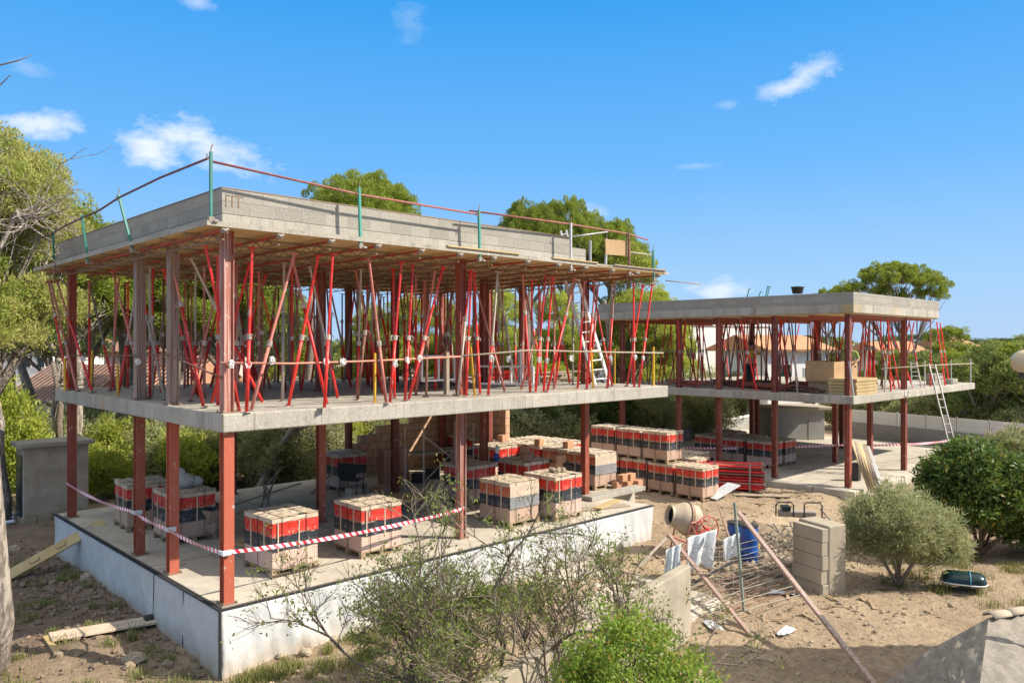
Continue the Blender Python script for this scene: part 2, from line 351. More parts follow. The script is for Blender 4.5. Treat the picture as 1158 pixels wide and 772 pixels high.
# ---------------------------------------------------------------- mesh helpers
class MB:
    def __init__(s): s.v = []; s.f = []; s.m = []; s.uv = None; s.cur = 0
    def add(s, vs, fs):
        o = len(s.v); s.v += [tuple(v) for v in vs]; s.f += [tuple(i+o for i in f) for f in fs]; s.m += [s.cur]*len(fs); return s
    def box(s, x0, x1, y0, y1, z0, z1):
        return s.add([(x, y, z) for z in (z0, z1) for x, y in ((x0, y0), (x1, y0), (x1, y1), (x0, y1))],
                     [(3, 2, 1, 0), (4, 5, 6, 7), (0, 1, 5, 4), (1, 2, 6, 5), (2, 3, 7, 6), (3, 0, 4, 7)])
    def frame(s, a, b, up=None):
        a = Vector(a); b = Vector(b); d = (b-a).normalized()
        up = Vector(up) if up else (Vector((0, 0, 1)) if abs(d.z) < .95 else Vector((1, 0, 0)))
        x = d.cross(up).normalized(); y = x.cross(d).normalized(); return a, b, x, y
    def bar(s, a, b, w, h, up=None):
        a, b, x, y = s.frame(a, b, up)
        vs = [p+x*sx*w/2+y*sy*h/2 for p in (a, b) for sx, sy in ((-1, -1), (1, -1), (1, 1), (-1, 1))]
        return s.add(vs, [(0, 1, 2, 3), (7, 6, 5, 4), (0, 4, 5, 1), (1, 5, 6, 2), (2, 6, 7, 3), (3, 7, 4, 0)])
    def tube(s, pts, rs, n=6, cap=True):
        pts = [Vector(p) for p in pts]
        if isinstance(rs, (int, float)): rs = [rs]*len(pts)
        o = len(s.v); prev = None
        for i, p in enumerate(pts):
            d = (pts[min(i+1, len(pts)-1)]-pts[max(i-1, 0)])
            if d.length < 1e-9: d = Vector((0, 0, 1))
            d.normalize()
            if prev is None: x = d.orthogonal().normalized()
            else:
                x = prev-d*prev.dot(d)
                x = x.normalized() if x.length > 1e-6 else d.orthogonal().normalized()
            prev = x; y = d.cross(x)
            for k in range(n):
                a = 2*math.pi*k/n; s.v.append(tuple(p+(x*math.cos(a)+y*math.sin(a))*rs[i]))
        for i in range(len(pts)-1):
            for k in range(n):
                k2 = (k+1) % n; s.f.append((o+i*n+k, o+i*n+k2, o+(i+1)*n+k2, o+(i+1)*n+k)); s.m.append(s.cur)
        if cap:
            s.f.append(tuple(o+k for k in reversed(range(n)))); s.m.append(s.cur)
            e = o+(len(pts)-1)*n; s.f.append(tuple(e+k for k in range(n))); s.m.append(s.cur)
        return s
    def blob(s, c, r, seg=8, rings=5, jit=0, rg=rnd, squash=(1, 1, 1), rot=0):
        c = Vector(c); vs = [Vector((0, 0, -1))]
        for i in range(1, rings):
            th = math.pi*i/rings
            for k in range(seg):
                a = 2*math.pi*k/seg; vs.append(Vector((math.sin(th)*math.cos(a), math.sin(th)*math.sin(a), -math.cos(th))))
        vs.append(Vector((0, 0, 1)))
        M = Matrix.Rotation(rot, 3, 'Z')
        out = []
        for v in vs:
            v = v*(1+rg.uniform(-jit, jit)); v = Vector((v.x*squash[0], v.y*squash[1], v.z*squash[2]))
            out.append(c+(M@v)*r)
        fs = [(0, 1+(k+1) % seg, 1+k) for k in range(seg)]
        for i in range(rings-2):
            for k in range(seg):
                a = 1+i*seg+k; b2 = 1+i*seg+(k+1) % seg; fs.append((a, b2, b2+seg, a+seg))
        l = len(vs)-1; b0 = 1+(rings-2)*seg
        fs += [(l, b0+k, b0+(k+1) % seg) for k in range(seg)]
        return s.add(out, fs)
    def lathe(s, prof, n=16, c=(0, 0, 0), M=None):
        o = []; 
        for r, z in prof:
            for k in range(n):
                a = 2*math.pi*k/n; v = Vector((r*math.cos(a), r*math.sin(a), z))
                if M: v = M@v
                o.append(v+Vector(c))
        fs = []
        for i in range(len(prof)-1):
            for k in range(n):
                k2 = (k+1) % n; fs.append((i*n+k, i*n+k2, (i+1)*n+k2, (i+1)*n+k))
        return s.add(o, fs)
    def build(s, name, mat, parent=None, smooth=False, bevel=0, loc=None):
        me = bpy.data.meshes.new(name)
        vs = s.v
        if loc is not None:
            vs = [(a-loc[0], b-loc[1], c-loc[2]) for a, b, c in vs]
        me.from_pydata(vs, [], s.f)
        mats = mat if isinstance(mat, (list, tuple)) else [mat]
        for m in mats: me.materials.append(MATS[m])
        if len(mats) > 1: me.polygons.foreach_set('material_index', s.m)
        if smooth: me.polygons.foreach_set('use_smooth', [True]*len(s.f))
        me.update()
        ob = bpy.data.objects.new(name, me); COL.objects.link(ob)
        if loc is not None: ob.location = loc
        if parent: ob.parent = parent
        if bevel:
            md = ob.modifiers.new('bevel', 'BEVEL'); md.width = bevel; md.segments = 2; md.limit_method = 'ANGLE'
        return ob
def tag(o, label=None, cat=None, group=None, kind=None):
    if label: o['label'] = label
    if cat: o['category'] = cat
    if group: o['group'] = group
    if kind: o['kind'] = kind
    return o
def thing(name, label, cat, loc=(0, 0, 0), rz=0, group=None):
    o = bpy.data.objects.new(name, None); COL.objects.link(o); o.empty_display_size = .2
    o.location = loc; o.rotation_euler = (0, 0, rz)
    return tag(o, label, cat, group)
def copy_tree(o, parent=None):
    c = o.copy(); COL.objects.link(c)
    if parent: c.parent = parent
    for ch in list(o.children): copy_tree(ch, c)
    return c
def base_thing(mb, name, mat, label, cat, group=None, **kw):
    """single mesh thing with its origin at its base"""
    a = np.array(mb.v); c = (float(a[:, 0].mean()), float(a[:, 1].mean()), float(a[:, 2].min()))
    return tag(mb.build(name, mat, loc=c, **kw), label, cat, group)
def np_mesh(name, V, F, mat, nside=4):
    me = bpy.data.meshes.new(name)
    me.vertices.add(len(V)); me.vertices.foreach_set('co', V.astype(np.float32).ravel())
    nf = len(F); me.loops.add(nf*nside); me.loops.foreach_set('vertex_index', F.astype(np.int32).ravel())
    me.polygons.add(nf); me.polygons.foreach_set('loop_start', np.arange(0, nf*nside, nside, dtype=np.int32))
    me.polygons.foreach_set('loop_total', np.full(nf, nside, dtype=np.int32))
    me.materials.append(MATS[mat]); me.update(calc_edges=True); return me
def leaves(name, centers, spread, per, length, width, mat, seed=1, upbias=.35, out=None, shell=False, flat=1.0):
    """diamond leaves scattered round every centre"""
    r = np.random.default_rng(seed); C = np.asarray(centers, float)
    n = len(C)*per; B = np.repeat(C, per, 0)
    d = r.normal(size=(n, 3)); d /= np.linalg.norm(d, axis=1)[:, None]+1e-9
    rad = r.random(n)**(.25 if shell else .5)
    sp = np.asarray(spread, float)
    sp = sp if sp.ndim else np.array([sp, sp, sp])
    sc = np.repeat(r.uniform(.65, 1.25, len(C)), per)[:, None]
    off = d*rad[:, None]*sp*sc; off[:, 2] *= flat; pos = B+off
    ax = d*.7+r.normal(size=(n, 3))*.6; ax[:, 2] += upbias; ax /= np.linalg.norm(ax, axis=1)[:, None]+1e-9
    t = r.normal(size=(n, 3)); sd = np.cross(ax, t); sd /= np.linalg.norm(sd, axis=1)[:, None]+1e-9
    L = length*r.uniform(.6, 1.3, n)[:, None]; W = width*r.uniform(.7, 1.3, n)[:, None]
    nm = np.cross(ax, sd)
    V = np.empty((n, 4, 3)); V[:, 0] = pos; V[:, 1] = pos+ax*L*.5+sd*W*.5+nm*W*.15; V[:, 2] = pos+ax*L; V[:, 3] = pos+ax*L*.5-sd*W*.5+nm*W*.15
    F = np.arange(n*4).reshape(n, 4)
    return np_mesh(name, V.reshape(-1, 3), F, mat)
def link(me, name, parent=None, loc=None):
    o = bpy.data.objects.new(name, me); COL.objects.link(o)
    if parent: o.parent = parent
    if loc is not None: o.location = loc
    return o
def sample_blobs(blobs, n, rg, under=-.35):
    vol = [b[3]*b[4]*b[5] for b in blobs]; tot = sum(vol); out = []
    while len(out) < n:
        x = rg.random()*tot; i = 0
        while x > vol[i]: x -= vol[i]; i += 1
        b = blobs[i]
        d = Vector((rg.gauss(0, 1), rg.gauss(0, 1), rg.gauss(0, 1))).normalized()
        if d.z < under: continue
        k = rg.uniform(.45, 1.0)**.5*(1+rg.gauss(0, .09))
        out.append((b[0]+d.x*b[3]*k, b[1]+d.y*b[4]*k, b[2]+d.z*b[5]*k, i))
    return out
def tree_proto(name, label, blobs, ncl, per, spread, ll, lw, mat, bark='bark', tr=.2, base_pts=((0, 0, 0),), seed=1, cat='tree', under=-.35, limbs=True):
    rg = random.Random(seed)
    t = thing(name, label, cat)
    cl = sample_blobs(blobs, ncl, rg, under)
    mb = MB(); top = max(b[2] for b in blobs)
    cx = sum(b[0] for b in blobs)/len(blobs); cy = sum(b[1] for b in blobs)/len(blobs)
    fork = Vector((cx*.45, cy*.45, min(b[2]-b[5]*.6 for b in blobs)*.75+.05))
    if fork.z < .1: fork.z = .1
    for bp in base_pts:
        p0 = Vector(bp); pts = [p0.lerp(fork, k/5)+Vector((rg.uniform(-1, 1), rg.uniform(-1, 1), 0))*tr*.5*(0 < k < 5) for k in range(6)]
        mb.tube(pts, [tr*(1-.09*k)*(1.25 if k == 0 else 1) for k in range(6)], 8)
    if limbs:
        heads = []
        for b in blobs:
            c = Vector(b[:3]); c.z -= b[5]*.2; md = fork.lerp(c, .5)+Vector((rg.uniform(-.1, .1), rg.uniform(-.1, .1), -.08))*(c-fork).length
            pts = [fork, fork.lerp(md, .6), md, md.lerp(c, .6), c]
            mb.tube(pts, [tr*.6, tr*.5, tr*.38, tr*.28, tr*.16], 6); heads.append(pts)
        for x, y, z, i in cl[::2]:
            p = Vector((x, y, z)); h = rg.choice(heads[i][2:]); m2 = h.lerp(p, .55)+Vector((0, 0, -.06*(p-h).length))
            mb.tube([h, m2, p], [tr*.14, tr*.09, tr*.035], 4, cap=False)
    mb.build('trunk', bark, t, smooth=True)
    link(leaves('crown', [c[:3] for c in cl], spread, per, ll, lw, mat, seed, upbias=.75 if cat == 'tree' else .4, shell=cat == 'tree', flat=.6 if cat == 'tree' else 1), 'crown', t)
    return t
def place(proto, used, loc, s, rz, label, group=None, name=None):
    """first use moves the prototype, later uses copy it with its parts"""
    if proto.name in used: o = copy_tree(proto)
    else: o = proto; used.add(proto.name)
    o.location = loc; o.scale = s if isinstance(s, tuple) else (s, s, s); o.rotation_euler = (0, 0, rz)
    if 'group' in o: del o['group']
    tag(o, label, None, group); return o
USED = set()
# ================================================================ SETTING
def sst(a, b, x):
    t = max(0., min(1., (x-a)/(b-a))); return t*t*(3-2*t)
def hz(x, y):
    h = -.92
    h -= .38*sst(.4, 3.2, -y)
    h -= .2*sst(4, 0, x)*sst(3, -1, y)*sst(2.2, 0, -y)
    h += .16*math.sin(x*1.3+.6)*math.cos(y*1.1)*.35
    h += .12*math.exp(-((x+2.2)**2+(y-6)**2)/3)
    # spoil heap beside the mixer
    h += .42*math.exp(-((x-13.3)**2/2.2+(y+2.2)**2/.9))
    h += .20*math.exp(-((x-11.8)**2/1.0+(y+2.2)**2/.6))
    return h
def on_ground(px, py):
    z = -1.1
    for _ in range(12): p = on_plane(px, py, z); z = hz(p.x, p.y)
    return Vector((p.x, p.y, z))
def axis(lo, hi, step, far):
    a = list(np.arange(lo, hi+.001, step)); k = step*1.6; x = hi
    while x < far: x += k; a.append(x); k *= 1.35
    k = step*1.6; x = lo; b = []
    while x > -far: x -= k; b.append(x); k *= 1.35
    return list(reversed(b))+a
xs = axis(-6, 24, .16, 900); ys = axis(-9, 15, .16, 900)
nrg = np.random.default_rng(3)
V = []; 
for y in ys:
    for x in xs:
        n = math.sin(x*3.1+math.sin(y*2.7)*1.4)*math.sin(y*3.7+1.3*math.sin(x*1.9))*.018
        V.append((x, y, hz(x, y)+n+float(nrg.normal())*.017))
nx = len(xs); F = [(j*nx+i, j*nx+i+1, (j+1)*nx+i+1, (j+1)*nx+i) for j in range(len(ys)-1) for i in range(nx-1)]
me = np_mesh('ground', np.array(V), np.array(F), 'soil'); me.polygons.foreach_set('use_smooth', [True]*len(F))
tag(link(me, 'ground'), kind='structure')
# paved ramp running from the white base wall to the garden wall
mb = MB(); mb.add([(5.9, -.12, -.9), (8.6, -.12, -.88), (9.3, -3.3, -1.24), (6.3, -3.4, -1.25), (5.9, -.12, -1.6), (8.6, -.12, -1.6), (9.3, -3.3, -1.6), (6.3, -3.6, -1.6)],
                  [(3, 2, 1, 0)[::-1], (0, 4, 5, 1), (1, 5, 6, 2), (2, 6, 7, 3), (3, 7, 4, 0)])
tag(mb.build('path', 'floor_concrete'), kind='structure')

# ================================================================ BUILDING ONE
b1 = thing('unfinished_house', 'nearer concrete house frame on red steel columns, standing on a base wrapped in white sheet', 'building', (0, 0, 0), 0, None)
mb = MB(); mb.box(0, 11.1, .0, 9.3, -1.75, 0); mb.box(11.1, 12.6, 1.62, 9.3, -1.75, -.002)
mb.build('base', 'floor_concrete', b1, bevel=.015)
# low step in front of the taller floor end
mb = MB(); mb.box(10.3, 12.6, 1.25, 1.62, 0.0, .12); mb.build('floor_kerb', 'concrete', b1, bevel=.01)
def sheet(name, p0, p1, z0, z1, out, seed, amp=.05, parent=None, holes=()):
    r = random.Random(seed); p0 = Vector(p0); p1 = Vector(p1); L = (p1-p0).length; nxx = int(L/.05); nz = 24
    o = Vector(out); V = []; fr = [r.uniform(0, 6) for _ in range(8)]
    for j in range(nz+1):
        for i in range(nxx+1):
            u = i/nxx*L; z = z0+(z1-z0)*j/nz; k = 1-(j/nz)**3
            w = (math.sin(u*2.1+fr[0]+.6*math.sin(z*3+fr[1]))*.5+math.sin(u*5.3+fr[2]+z*1.3)*.3+math.sin(u*11+fr[3]+math.sin(z*4)*1.2)*.2
                 + .9*max(0, math.sin(u*1.7+fr[4]+z*1.8))**8+.5*max(0, math.sin(u*2.9-fr[5]-z*2.6))**10+.12*math.sin(u*23+fr[5]+z*5))
            foot = .10*max(0, 1-j/5)**2
            # seams
            seam = -.02 if abs((u % 3.3)-1.6) < .03 else 0
            V.append(p0+(p1-p0)*(i/nxx)+o*(.055+amp*w*k+foot+seam)+Vector((0, 0, z)))
    F = [(j*(nxx+1)+i, j*(nxx+1)+i+1, (j+1)*(nxx+1)+i+1, (j+1)*(nxx+1)+i) for j in range(nz) for i in range(nxx)]
    if Vector(out).x < 0: F = [f[::-1] for f in F]
    m = MB(); m.add(V, F); ob = m.build(name, 'membrane', parent, smooth=True)
    sd = ob.modifiers.new('thick', 'SOLIDIFY'); sd.thickness = .006; sd.offset = -1
    return ob
sheet('membrane', (-.05, 0, 0), (11.14, 0, 0), -1.55, -.015, (0, -1, 0), 4, .07, b1)
sheet('membrane', (0, -.06, 0), (0, 9.3, 0), -1.55, -.015, (-1, 0, 0), 9, .03, b1)
mb = MB(); mb.bar((-.05, -.09, -.012), (-.05, 9.33, -.012), .07, .02); mb.bar((-.06, -.05, -.014), (11.15, -.05, -.014), .05, .018)
mb.bar((-.075, -.1, -.02), (-.075, -.1, -1.3), .035, .035)
for v in (1.35, 2.7): mb.bar((-.07, v, -.02), (-.07, v+.05, -1.2), .012, .008)
mb.build('edge_strip', 'rubber', b1)
mb = MB(); mb.box(0, 11.85, -.02, 9.5, 2.70, 2.99); mb.build('floor_slab', 'concrete', b1, bevel=.02)
# roof slab with a recessed right end
mb = MB(); mb.box(0, 8.6, 0, 9.4, 5.87, 6.085); mb.box(8.6, 11.0, 1.4, 9.4, 5.872, 6.083)
mb.build('roof_slab', 'concrete', b1, bevel=.015)
def wallseg(m, a, b, z0, z1, th=.2):
    m.bar((a[0], a[1], (z0+z1)/2), (b[0], b[1], (z0+z1)/2), th, z1-z0)
mb = MB(); mb.box(0.002, 8.05, .003, .2, 6.087, 6.485); mb.box(.003, .2, .2, 9.35, 6.087, 6.483); mb.box(.2, 8.05, 9.15, 9.35, 6.087, 6.481); mb.box(7.85, 8.05, .2, 9.15, 6.087, 6.479)
mb.build('parapet_wall', 'block_wall', b1)
for bx in ((8.052, 8.59, .003, .2, 6.087, 6.26), (8.6, 11.0, 2.2, 2.4, 6.087, 6.28), (8.6, 11.0, 9.15, 9.35, 6.087, 6.28)):
    mb = MB(); mb.box(*bx); mb.build('low_parapet', 'block_wall', b1)
mb = MB()
for i in range(3): mb.box(.06+i*.1, .075+i*.1, -.006, .004, 6.20, 6.38)
for i in range(3): mb.box(.06+i*.1, .14+i*.1, -.006, .004, 6.375, 6.387)
mb.build('wall_slot', 'raw_steel', b1)
mb = MB(); mb.bar((.02, .1, 6.49), (8.0, .1, 6.49), .21, .014); mb.bar((.1, .02, 6.492), (.1, 9.3, 6.492), .21, .014); mb.build('mortar_cap', 'raw_steel', b1)
def column(parent, x, y, z0, z1, mat='oxide_red', s=.165, web='y', plate=True):
    m = MB(); h = s/2; f = .018
    if web == 'box':
        m.box(x-h, x+h, y-h, y+h, z0, z1)
    elif web == 'y':     # smooth flange towards the sun, recess seen from the side
        m.box(x-h, x+h, y-h, y-h+f, z0, z1); m.box(x-h, x+h, y+h-f, y+h, z0, z1); m.box(x-.045, x+.045, y-h+f, y+h-f, z0, z1)
    else:
        m.box(x-h, x-h+f, y-h, y+h, z0, z1); m.box(x+h-f, x+h, y-h, y+h, z0, z1); m.box(x-h+f, x+h-f, y-.05, y+.05, z0, z1)
    c = m.build('column', mat, parent)
    if plate:
        m = MB(); m.box(x-h*1.5, x+h*1.5, y-h*1.5, y+h*1.5, z0, z0+.02)
        for sx in (-1, 1):
            for sy in (-1, 1): m.tube([(x+sx*h*1.3, y+sy*h*1.3, z0+.02), (x+sx*h*1.3, y+sy*h*1.3, z0+.05)], .012, 5)
        m.build('base_plate', 'raw_steel', c)
    return c
low = [(.15, .16, 'y'), (.15, 2.4, 'y'), (.15, 4.1, 'y'), (.15, 8.65, 'y'), (4.1, 4.1, 'y'), (7.15, 5.5, 'y'), (5.46, .76, 'x'), (8.87, 3.84, 'x'),
       (10.95, 2.05, 'y'), (7.75, 8.75, 'x'), (11.4, 6.4, 'y'), (11.4, 8.75, 'x'), (4.1, 8.75, 'y')]
for x, y, w in low: column(b1, x, y, 0, 2.70, 'oxide_streaked' if (x, y) == (5.46, .76) else 'oxide_sunlit' if y < 4.2 else 'oxide_red', .165, w)
upm = {(.15, .16): 'oxide_streaked', (.15, 2.4): 'dusty_steel', (.15, 4.1): 'dusty_steel'}
for x, y, w in low+[(11.3, 4.8, 'x')]:
    column(b1, x, y, 2.99, 5.87, upm.get((x, y), 'oxide_red'), .165, 'x', plate=True)
# hollow-block wall at the back of the ground floor, stepped at its left end
mb = MB()
for k in range(12):
    x0 = 7.95+k*.33; n = [4, 5, 5, 6, 6, 6, 6, 7, 7, 11, 11, 11][k]
    mb.box(x0+.002, x0+.328, 8.92, 9.1, 0, n*.245)
mb.box(11.92, 12.1, 6.2, 9.1, 0, 2.68)
base_thing(mb, 'brick_wall', 'terracotta_wall', 'unfinished terracotta block wall with a stepped top at the back of the ground floor', 'wall')

# ================================================================ BUILDING TWO
b2 = thing('unfinished_house', 'farther, lower concrete house frame on the right with a long flat roof and props inside', 'building', (20.6, -1.2, -.69))
def B2(mb, name, mat, **k):
    o = mb.build(name, mat, **k); o.parent = b2; o.matrix_parent_inverse = Matrix.Translation((-20.6, 1.2, .69)); return o
mb = MB(); mb.box(20.2, 34.5, -1.4, 10.5, -1.5, -.69); B2(mb, 'base', 'floor_concrete', bevel=.02)
mb = MB(); mb.box(20.6, 33.6, -1.2, 9.6, 2.08, 2.36); B2(mb, 'floor_slab', 'concrete', bevel=.02)
mb = MB(); mb.box(20.6, 28.9, -1.2, 9.6, 5.10, 5.40); B2(mb, 'roof_slab', 'concrete', bevel=.02)
mb = MB(); mb.box(20.603, 28.9, -1.197, -1.0, 5.402, 5.78); mb.box(20.602, 20.8, -1.0, 9.6, 5.402, 5.78); mb.box(28.7, 28.898, -1.0, 9.6, 5.402, 5.778); mb.box(20.8, 28.7, 9.4, 9.6, 5.402, 5.776)
B2(mb, 'parapet_wall', 'block_wall')
mb = MB(); mb.bar((20.5, -1.15, -.78), (20.2, 9, -.78), .3, .2); B2(mb, 'kerb', 'concrete')
def col2(x, y, z0, z1, mat='oxide_red', w='y'):
    c = column(None, x, y, z0, z1, mat, .175, w, plate=False); c.parent = b2; c.matrix_parent_inverse = Matrix.Translation((-20.6, 1.2, .69))
for x, y in [(20.85, -.92), (20.85, 1.68), (20.85, 3.92), (20.85, 5.69), (20.85, 8.49), (26.0, -.87), (26, .38), (26, 1.75), (30.5, 3.4), (30.5, 7.6), (26, 5.4)]:
    col2(x, y, -.69, 2.08)
for x, y in [(20.85, -.92), (20.85, 1.68), (20.85, 3.92), (20.85, 5.69), (20.85, 8.49), (26.0, -.87), (26, 2.5), (26, 5.4)]:
    col2(x, y, 2.36, 5.10, 'oxide_red', 'x' if x > 25 else 'y')

# ================================================================ FORMWORK under roof one
FW = thing('roof_formwork', 'red joists and yellow plywood decking under the near flat roof', 'formwork', (0, 0, 5.6))
def FWP(o):
    o.parent = FW; o.matrix_parent_inverse = Matrix.Translation((0, 0, -5.6))
    for k in ('label', 'category', 'group'):
        if k in o: del o[k]
    return o
def make_joist(n):
    t = thing('formwork_joist', 'x', 'joist', (0, 0, 0), 0)
    L = 10.05; m = MB(); m.bar((0, 0, -.02), (0, L, -.02), .075, .04); m.build('top_chord', 'joist_red', t)
    m = MB(); m.bar((0, 0, -.15), (0, L, -.15), .03, .02); y = 0; k = 0
    while y < L-.4:
        m.tube([(0, y, -.04), (0, y+.2, -.145)], .009, 4); m.tube([(0, y+.2, -.145), (0, y+.4, -.04)], .009, 4); y += .4
    m.build('truss', 'raw_steel', t)
    m = MB(); m.box(-.045, .045, -.06, .02, -.06, .01); m.tube([(-.03, -.08, -.03), (.05, -.08, -.0)], .026, 6); m.build('clamp', 'weld_grey', t, bevel=.01)
    return t
jp = make_joist(0); JX = [.0, .9, 1.82, 2.75, 3.7, 4.62, 5.5, 6.45, 7.4, 8.3, 9.25, 10.2, 11.1]
ordw = ['first', 'second', 'third', 'fourth', 'fifth', 'sixth', 'seventh', 'eighth', 'ninth', 'tenth', 'eleventh', 'twelfth', 'thirteenth']
for i, x in enumerate(JX):
    o = jp if i == 0 else copy_tree(jp); o.location = (x-.1, -.28, 5.80)
    FWP(o)
# cross bearers along the other axis
cb = None
for i, v in enumerate([.75, 1.75, 2.8, 3.85, 4.9, 5.95, 7.0, 8.1, 9.2]):
    mb = MB(); mb.bar((-.3, v, 5.82), (11.3, v, 5.82), .09, .032)
    FWP(base_thing(mb, 'formwork_bearer', 'old_plank', 'x', 'x'))
# plywood sheets
proto = None; c = 0
for i in range(12):
    for j in range(5):
        x0 = -.36+i*.985; y0 = -.32+j*2.06
        if proto is None:
            mb = MB(); mb.box(0, .978, 0, 2.05, 0, .022)
            proto = tag(mb.build('formwork_panel', 'plywood'), 'x', 'panel'); o = proto
        else: o = proto.copy(); COL.objects.link(o)
        o.location = (x0, y0, 5.843+rnd.uniform(-.006, .006)*(j > 0))
        FWP(o)
mb = MB(); mb.box(-.37, 11.25, -.335, -.003, 5.868, 5.905); mb.box(-.37, -.003, -.003, 9.9, 5.869, 5.904); mb.box(-.372, 8.6, -.338, -.322, 5.83, 5.868); mb.box(-.372, -.362, -.32, 9.9, 5.832, 5.868)
mb.build('slab_lip', 'concrete', b1)
# timber edge fillets showing along the ledge
for i, (a, b) in enumerate([((4.2, -.34), (6.1, -.34)), ((7.1, -.34), (8.6, -.34)), ((9.2, -.34), (11.3, -.34))]):
    mb = MB(); mb.bar((a[0], a[1]+.02, 5.922), (b[0], b[1]+.02, 5.922), .10, .028)
    base_thing(mb, 'edge_board', 'yellow_plank' if i < 2 else 'old_plank', ['yellow edge board on the formwork ledge above the middle of the near slab', 'short yellow edge board on the ledge just left of the grey post', 'grey edge board on the open right end of the near formwork'][i], 'board')
# deck of the open right-hand end
for k in range(4):
    mb = MB(); y = .0+k*.42; mb.box(8.7, 11.35, y, y+.38, 5.868, 5.9)
    base_thing(mb, 'deck_board', 'old_plank', f'grey deck board, {ordw[k]} from the front, on the open right end of the near formwork', 'board', 'deck boards at the right end of the near roof')

# ================================================================ PROPS
def prop_proto(kind, outer, inner, L=2.63, rich=True):
    t = thing('shoring_prop', kind, 'prop')
    h = L*{'bright red': .46, 'red': .68, 'faded pink': .42, 'rust brown': .5, 'grey': .66, 'grey and red': .62, 'red and grey': .42}[kind]
    m = MB(); m.box(-.06, .06, -.06, .06, 0, .008); m.build('foot_plate', 'prop_grey', t)
    m = MB(); m.tube([(0, 0, .008), (0, 0, h)], .029, 8); m.build('outer_tube', outer, t, smooth=True)
    m = MB(); m.tube([(0, 0, h-.05), (0, 0, h+.04)], .043, 8); m.tube([(-.07, 0, h+.03), (.07, 0, h+.03)], .008, 5)
    m.tube([(.07, 0, h+.03), (.1, .03, h-.02), (.08, .04, h-.07)], .007, 4); m.build('collar', 'prop_grey', t)
    m = MB(); m.tube([(0, 0, h-.1), (0, 0, L-.008)], .023, 8); m.box(-.06, .06, -.06, .06, L-.008, L); m.build('inner_tube', inner, t, smooth=False)
    return t
kinds = [('bright red', 'prop_red', 'prop_red'), ('red', 'prop_red', 'prop_faded'), ('faded pink', 'prop_faded', 'prop_faded'), ('rust brown', 'prop_rust', 'prop_rust'),
         ('grey', 'prop_grey', 'prop_grey'), ('grey and red', 'prop_grey', 'prop_red'), ('red and grey', 'prop_red', 'prop_grey')]
PP = [prop_proto(k[0], k[1], k[2]) for k in kinds]; first = [True]*len(PP)
LP = 2.63
def put_prop(k, a, b, label, group=None):
    a = Vector(a); b = Vector(b); d = b-a
    if first[k]: o = PP[k]; first[k] = False
    else: o = copy_tree(PP[k])
    o.location = a; o.rotation_mode = 'QUATERNION'
    q = Vector((0, 0, 1)).rotation_difference(d.normalized()); o.rotation_quaternion = q @ Quaternion((0, 0, 1), rnd.uniform(0, 6.28))
    o.scale = (1, 1, d.length/LP)
    o['label'] = label
    if group: o['group'] = group
    return o
def solve_v(px, v):   # u where bearing px crosses V=v
    k = (px-579)/879
    # x = k*d ; x=(u+5.111)*RX0+(v+11.74)*LX0 ; d=(u+5.111)*RX1+(v+11.74)*LX1
    V0 = v+11.74; return (k*V0*LX[1]-V0*LX[0])/(RX[0]-k*RX[1])-5.111
def solve_u(px, u):
    k = (px-579)/879; U0 = u+5.111
    return (k*U0*RX[1]-U0*RX[0])/(LX[0]-k*LX[1])-11.74
ZT = 5.60
front = [  # px_top, px_bottom, py_bottom, kind, label
    (232, 271, 465, 0, 'bright red prop crossing the corner column, foot right of the yellow post'),
    (285, 279, 466, 0, 'upright bright red prop just right of the near corner column'),
    (333, 284, 464, 2, 'long prop leaning hard to the right, first right of the corner column'),
    (376, 367, 461, 0, 'bright red prop standing alone at the slab edge between corner column and middle column'),
    (417, 437, 456, 2, 'pale pink prop leaning left beside the yellow post midway along the front edge'),
    (454, 441, 455, 0, 'bright red prop left of a close pair, midway along the front edge'),
    (467, 458, 453, 0, 'bright red prop, right of a close pair, midway along the front edge'),
    (501, 462, 452, 0, 'bright red prop leaning far right towards the middle front column'),
    (533, 527, 448, 0, 'bright red prop tight behind the middle front column'),
    (563, 552, 447, 6, 'first red prop leaning right, right of the middle front column'),
    (591, 599.7, 443.6, 1, 'red prop leaning left, behind the white lying ladder frame'),
    (617, 605.6, 443.6, 0, 'red prop right of the white lying ladder frame'),
    (625, 614.7, 443, 0, 'red prop standing left of the aluminium ladder, leaning right'),
    (650, 618.6, 443, 1, 'red prop leaning far right across the foot of the aluminium ladder'),
    (673, 663.4, 439.7, 1, 'dusty red prop directly between the rails of the aluminium ladder'),
    (695, 686.7, 438.6, 1, 'red prop at the right foot of the aluminium ladder'),
    (716.5, 717, 437.5, 0, 'bright red upright prop near the right end of the near slab'),
    (727, 708.7, 436.5, 0, 'bright red prop leaning right, second from the right end of the near slab'),
    (737.5, 722.7, 437.2, 0, 'bright red outermost prop leaning right at the right end of the near slab'),
]
for pt, pb, yb, k, lab in front:
    b = on_plane(pb, yb, 2.995); u = solve_v(pt, b.y); t = Vector((u, b.y, ZT))
    put_prop(k, b, t, lab, 'steel props along the front edge of the near slab')
left = [(193, 230.6, 461, 1, 'long red prop leaning left, between corner column and pale second column'),
        (155, 186.5, 452, 5, 'red topped prop with grey foot leaning left, just left of the pale second column'),
        (127, 166, 451, 2, 'faded prop leaning left across the third pale column'),
        (101, 129.5, 440.5, 6, 'two tone prop leaning left, left of the third pale column'),
        (64, 105, 444, 1, 'red prop leaning left with its head at the left edge of the near roof'),
        (57, 84, 442.5, 2, 'faded prop crossing the far left column'),
        (39, 74, 441.2, 1, 'outermost left red prop leaning out beyond the far left column')]
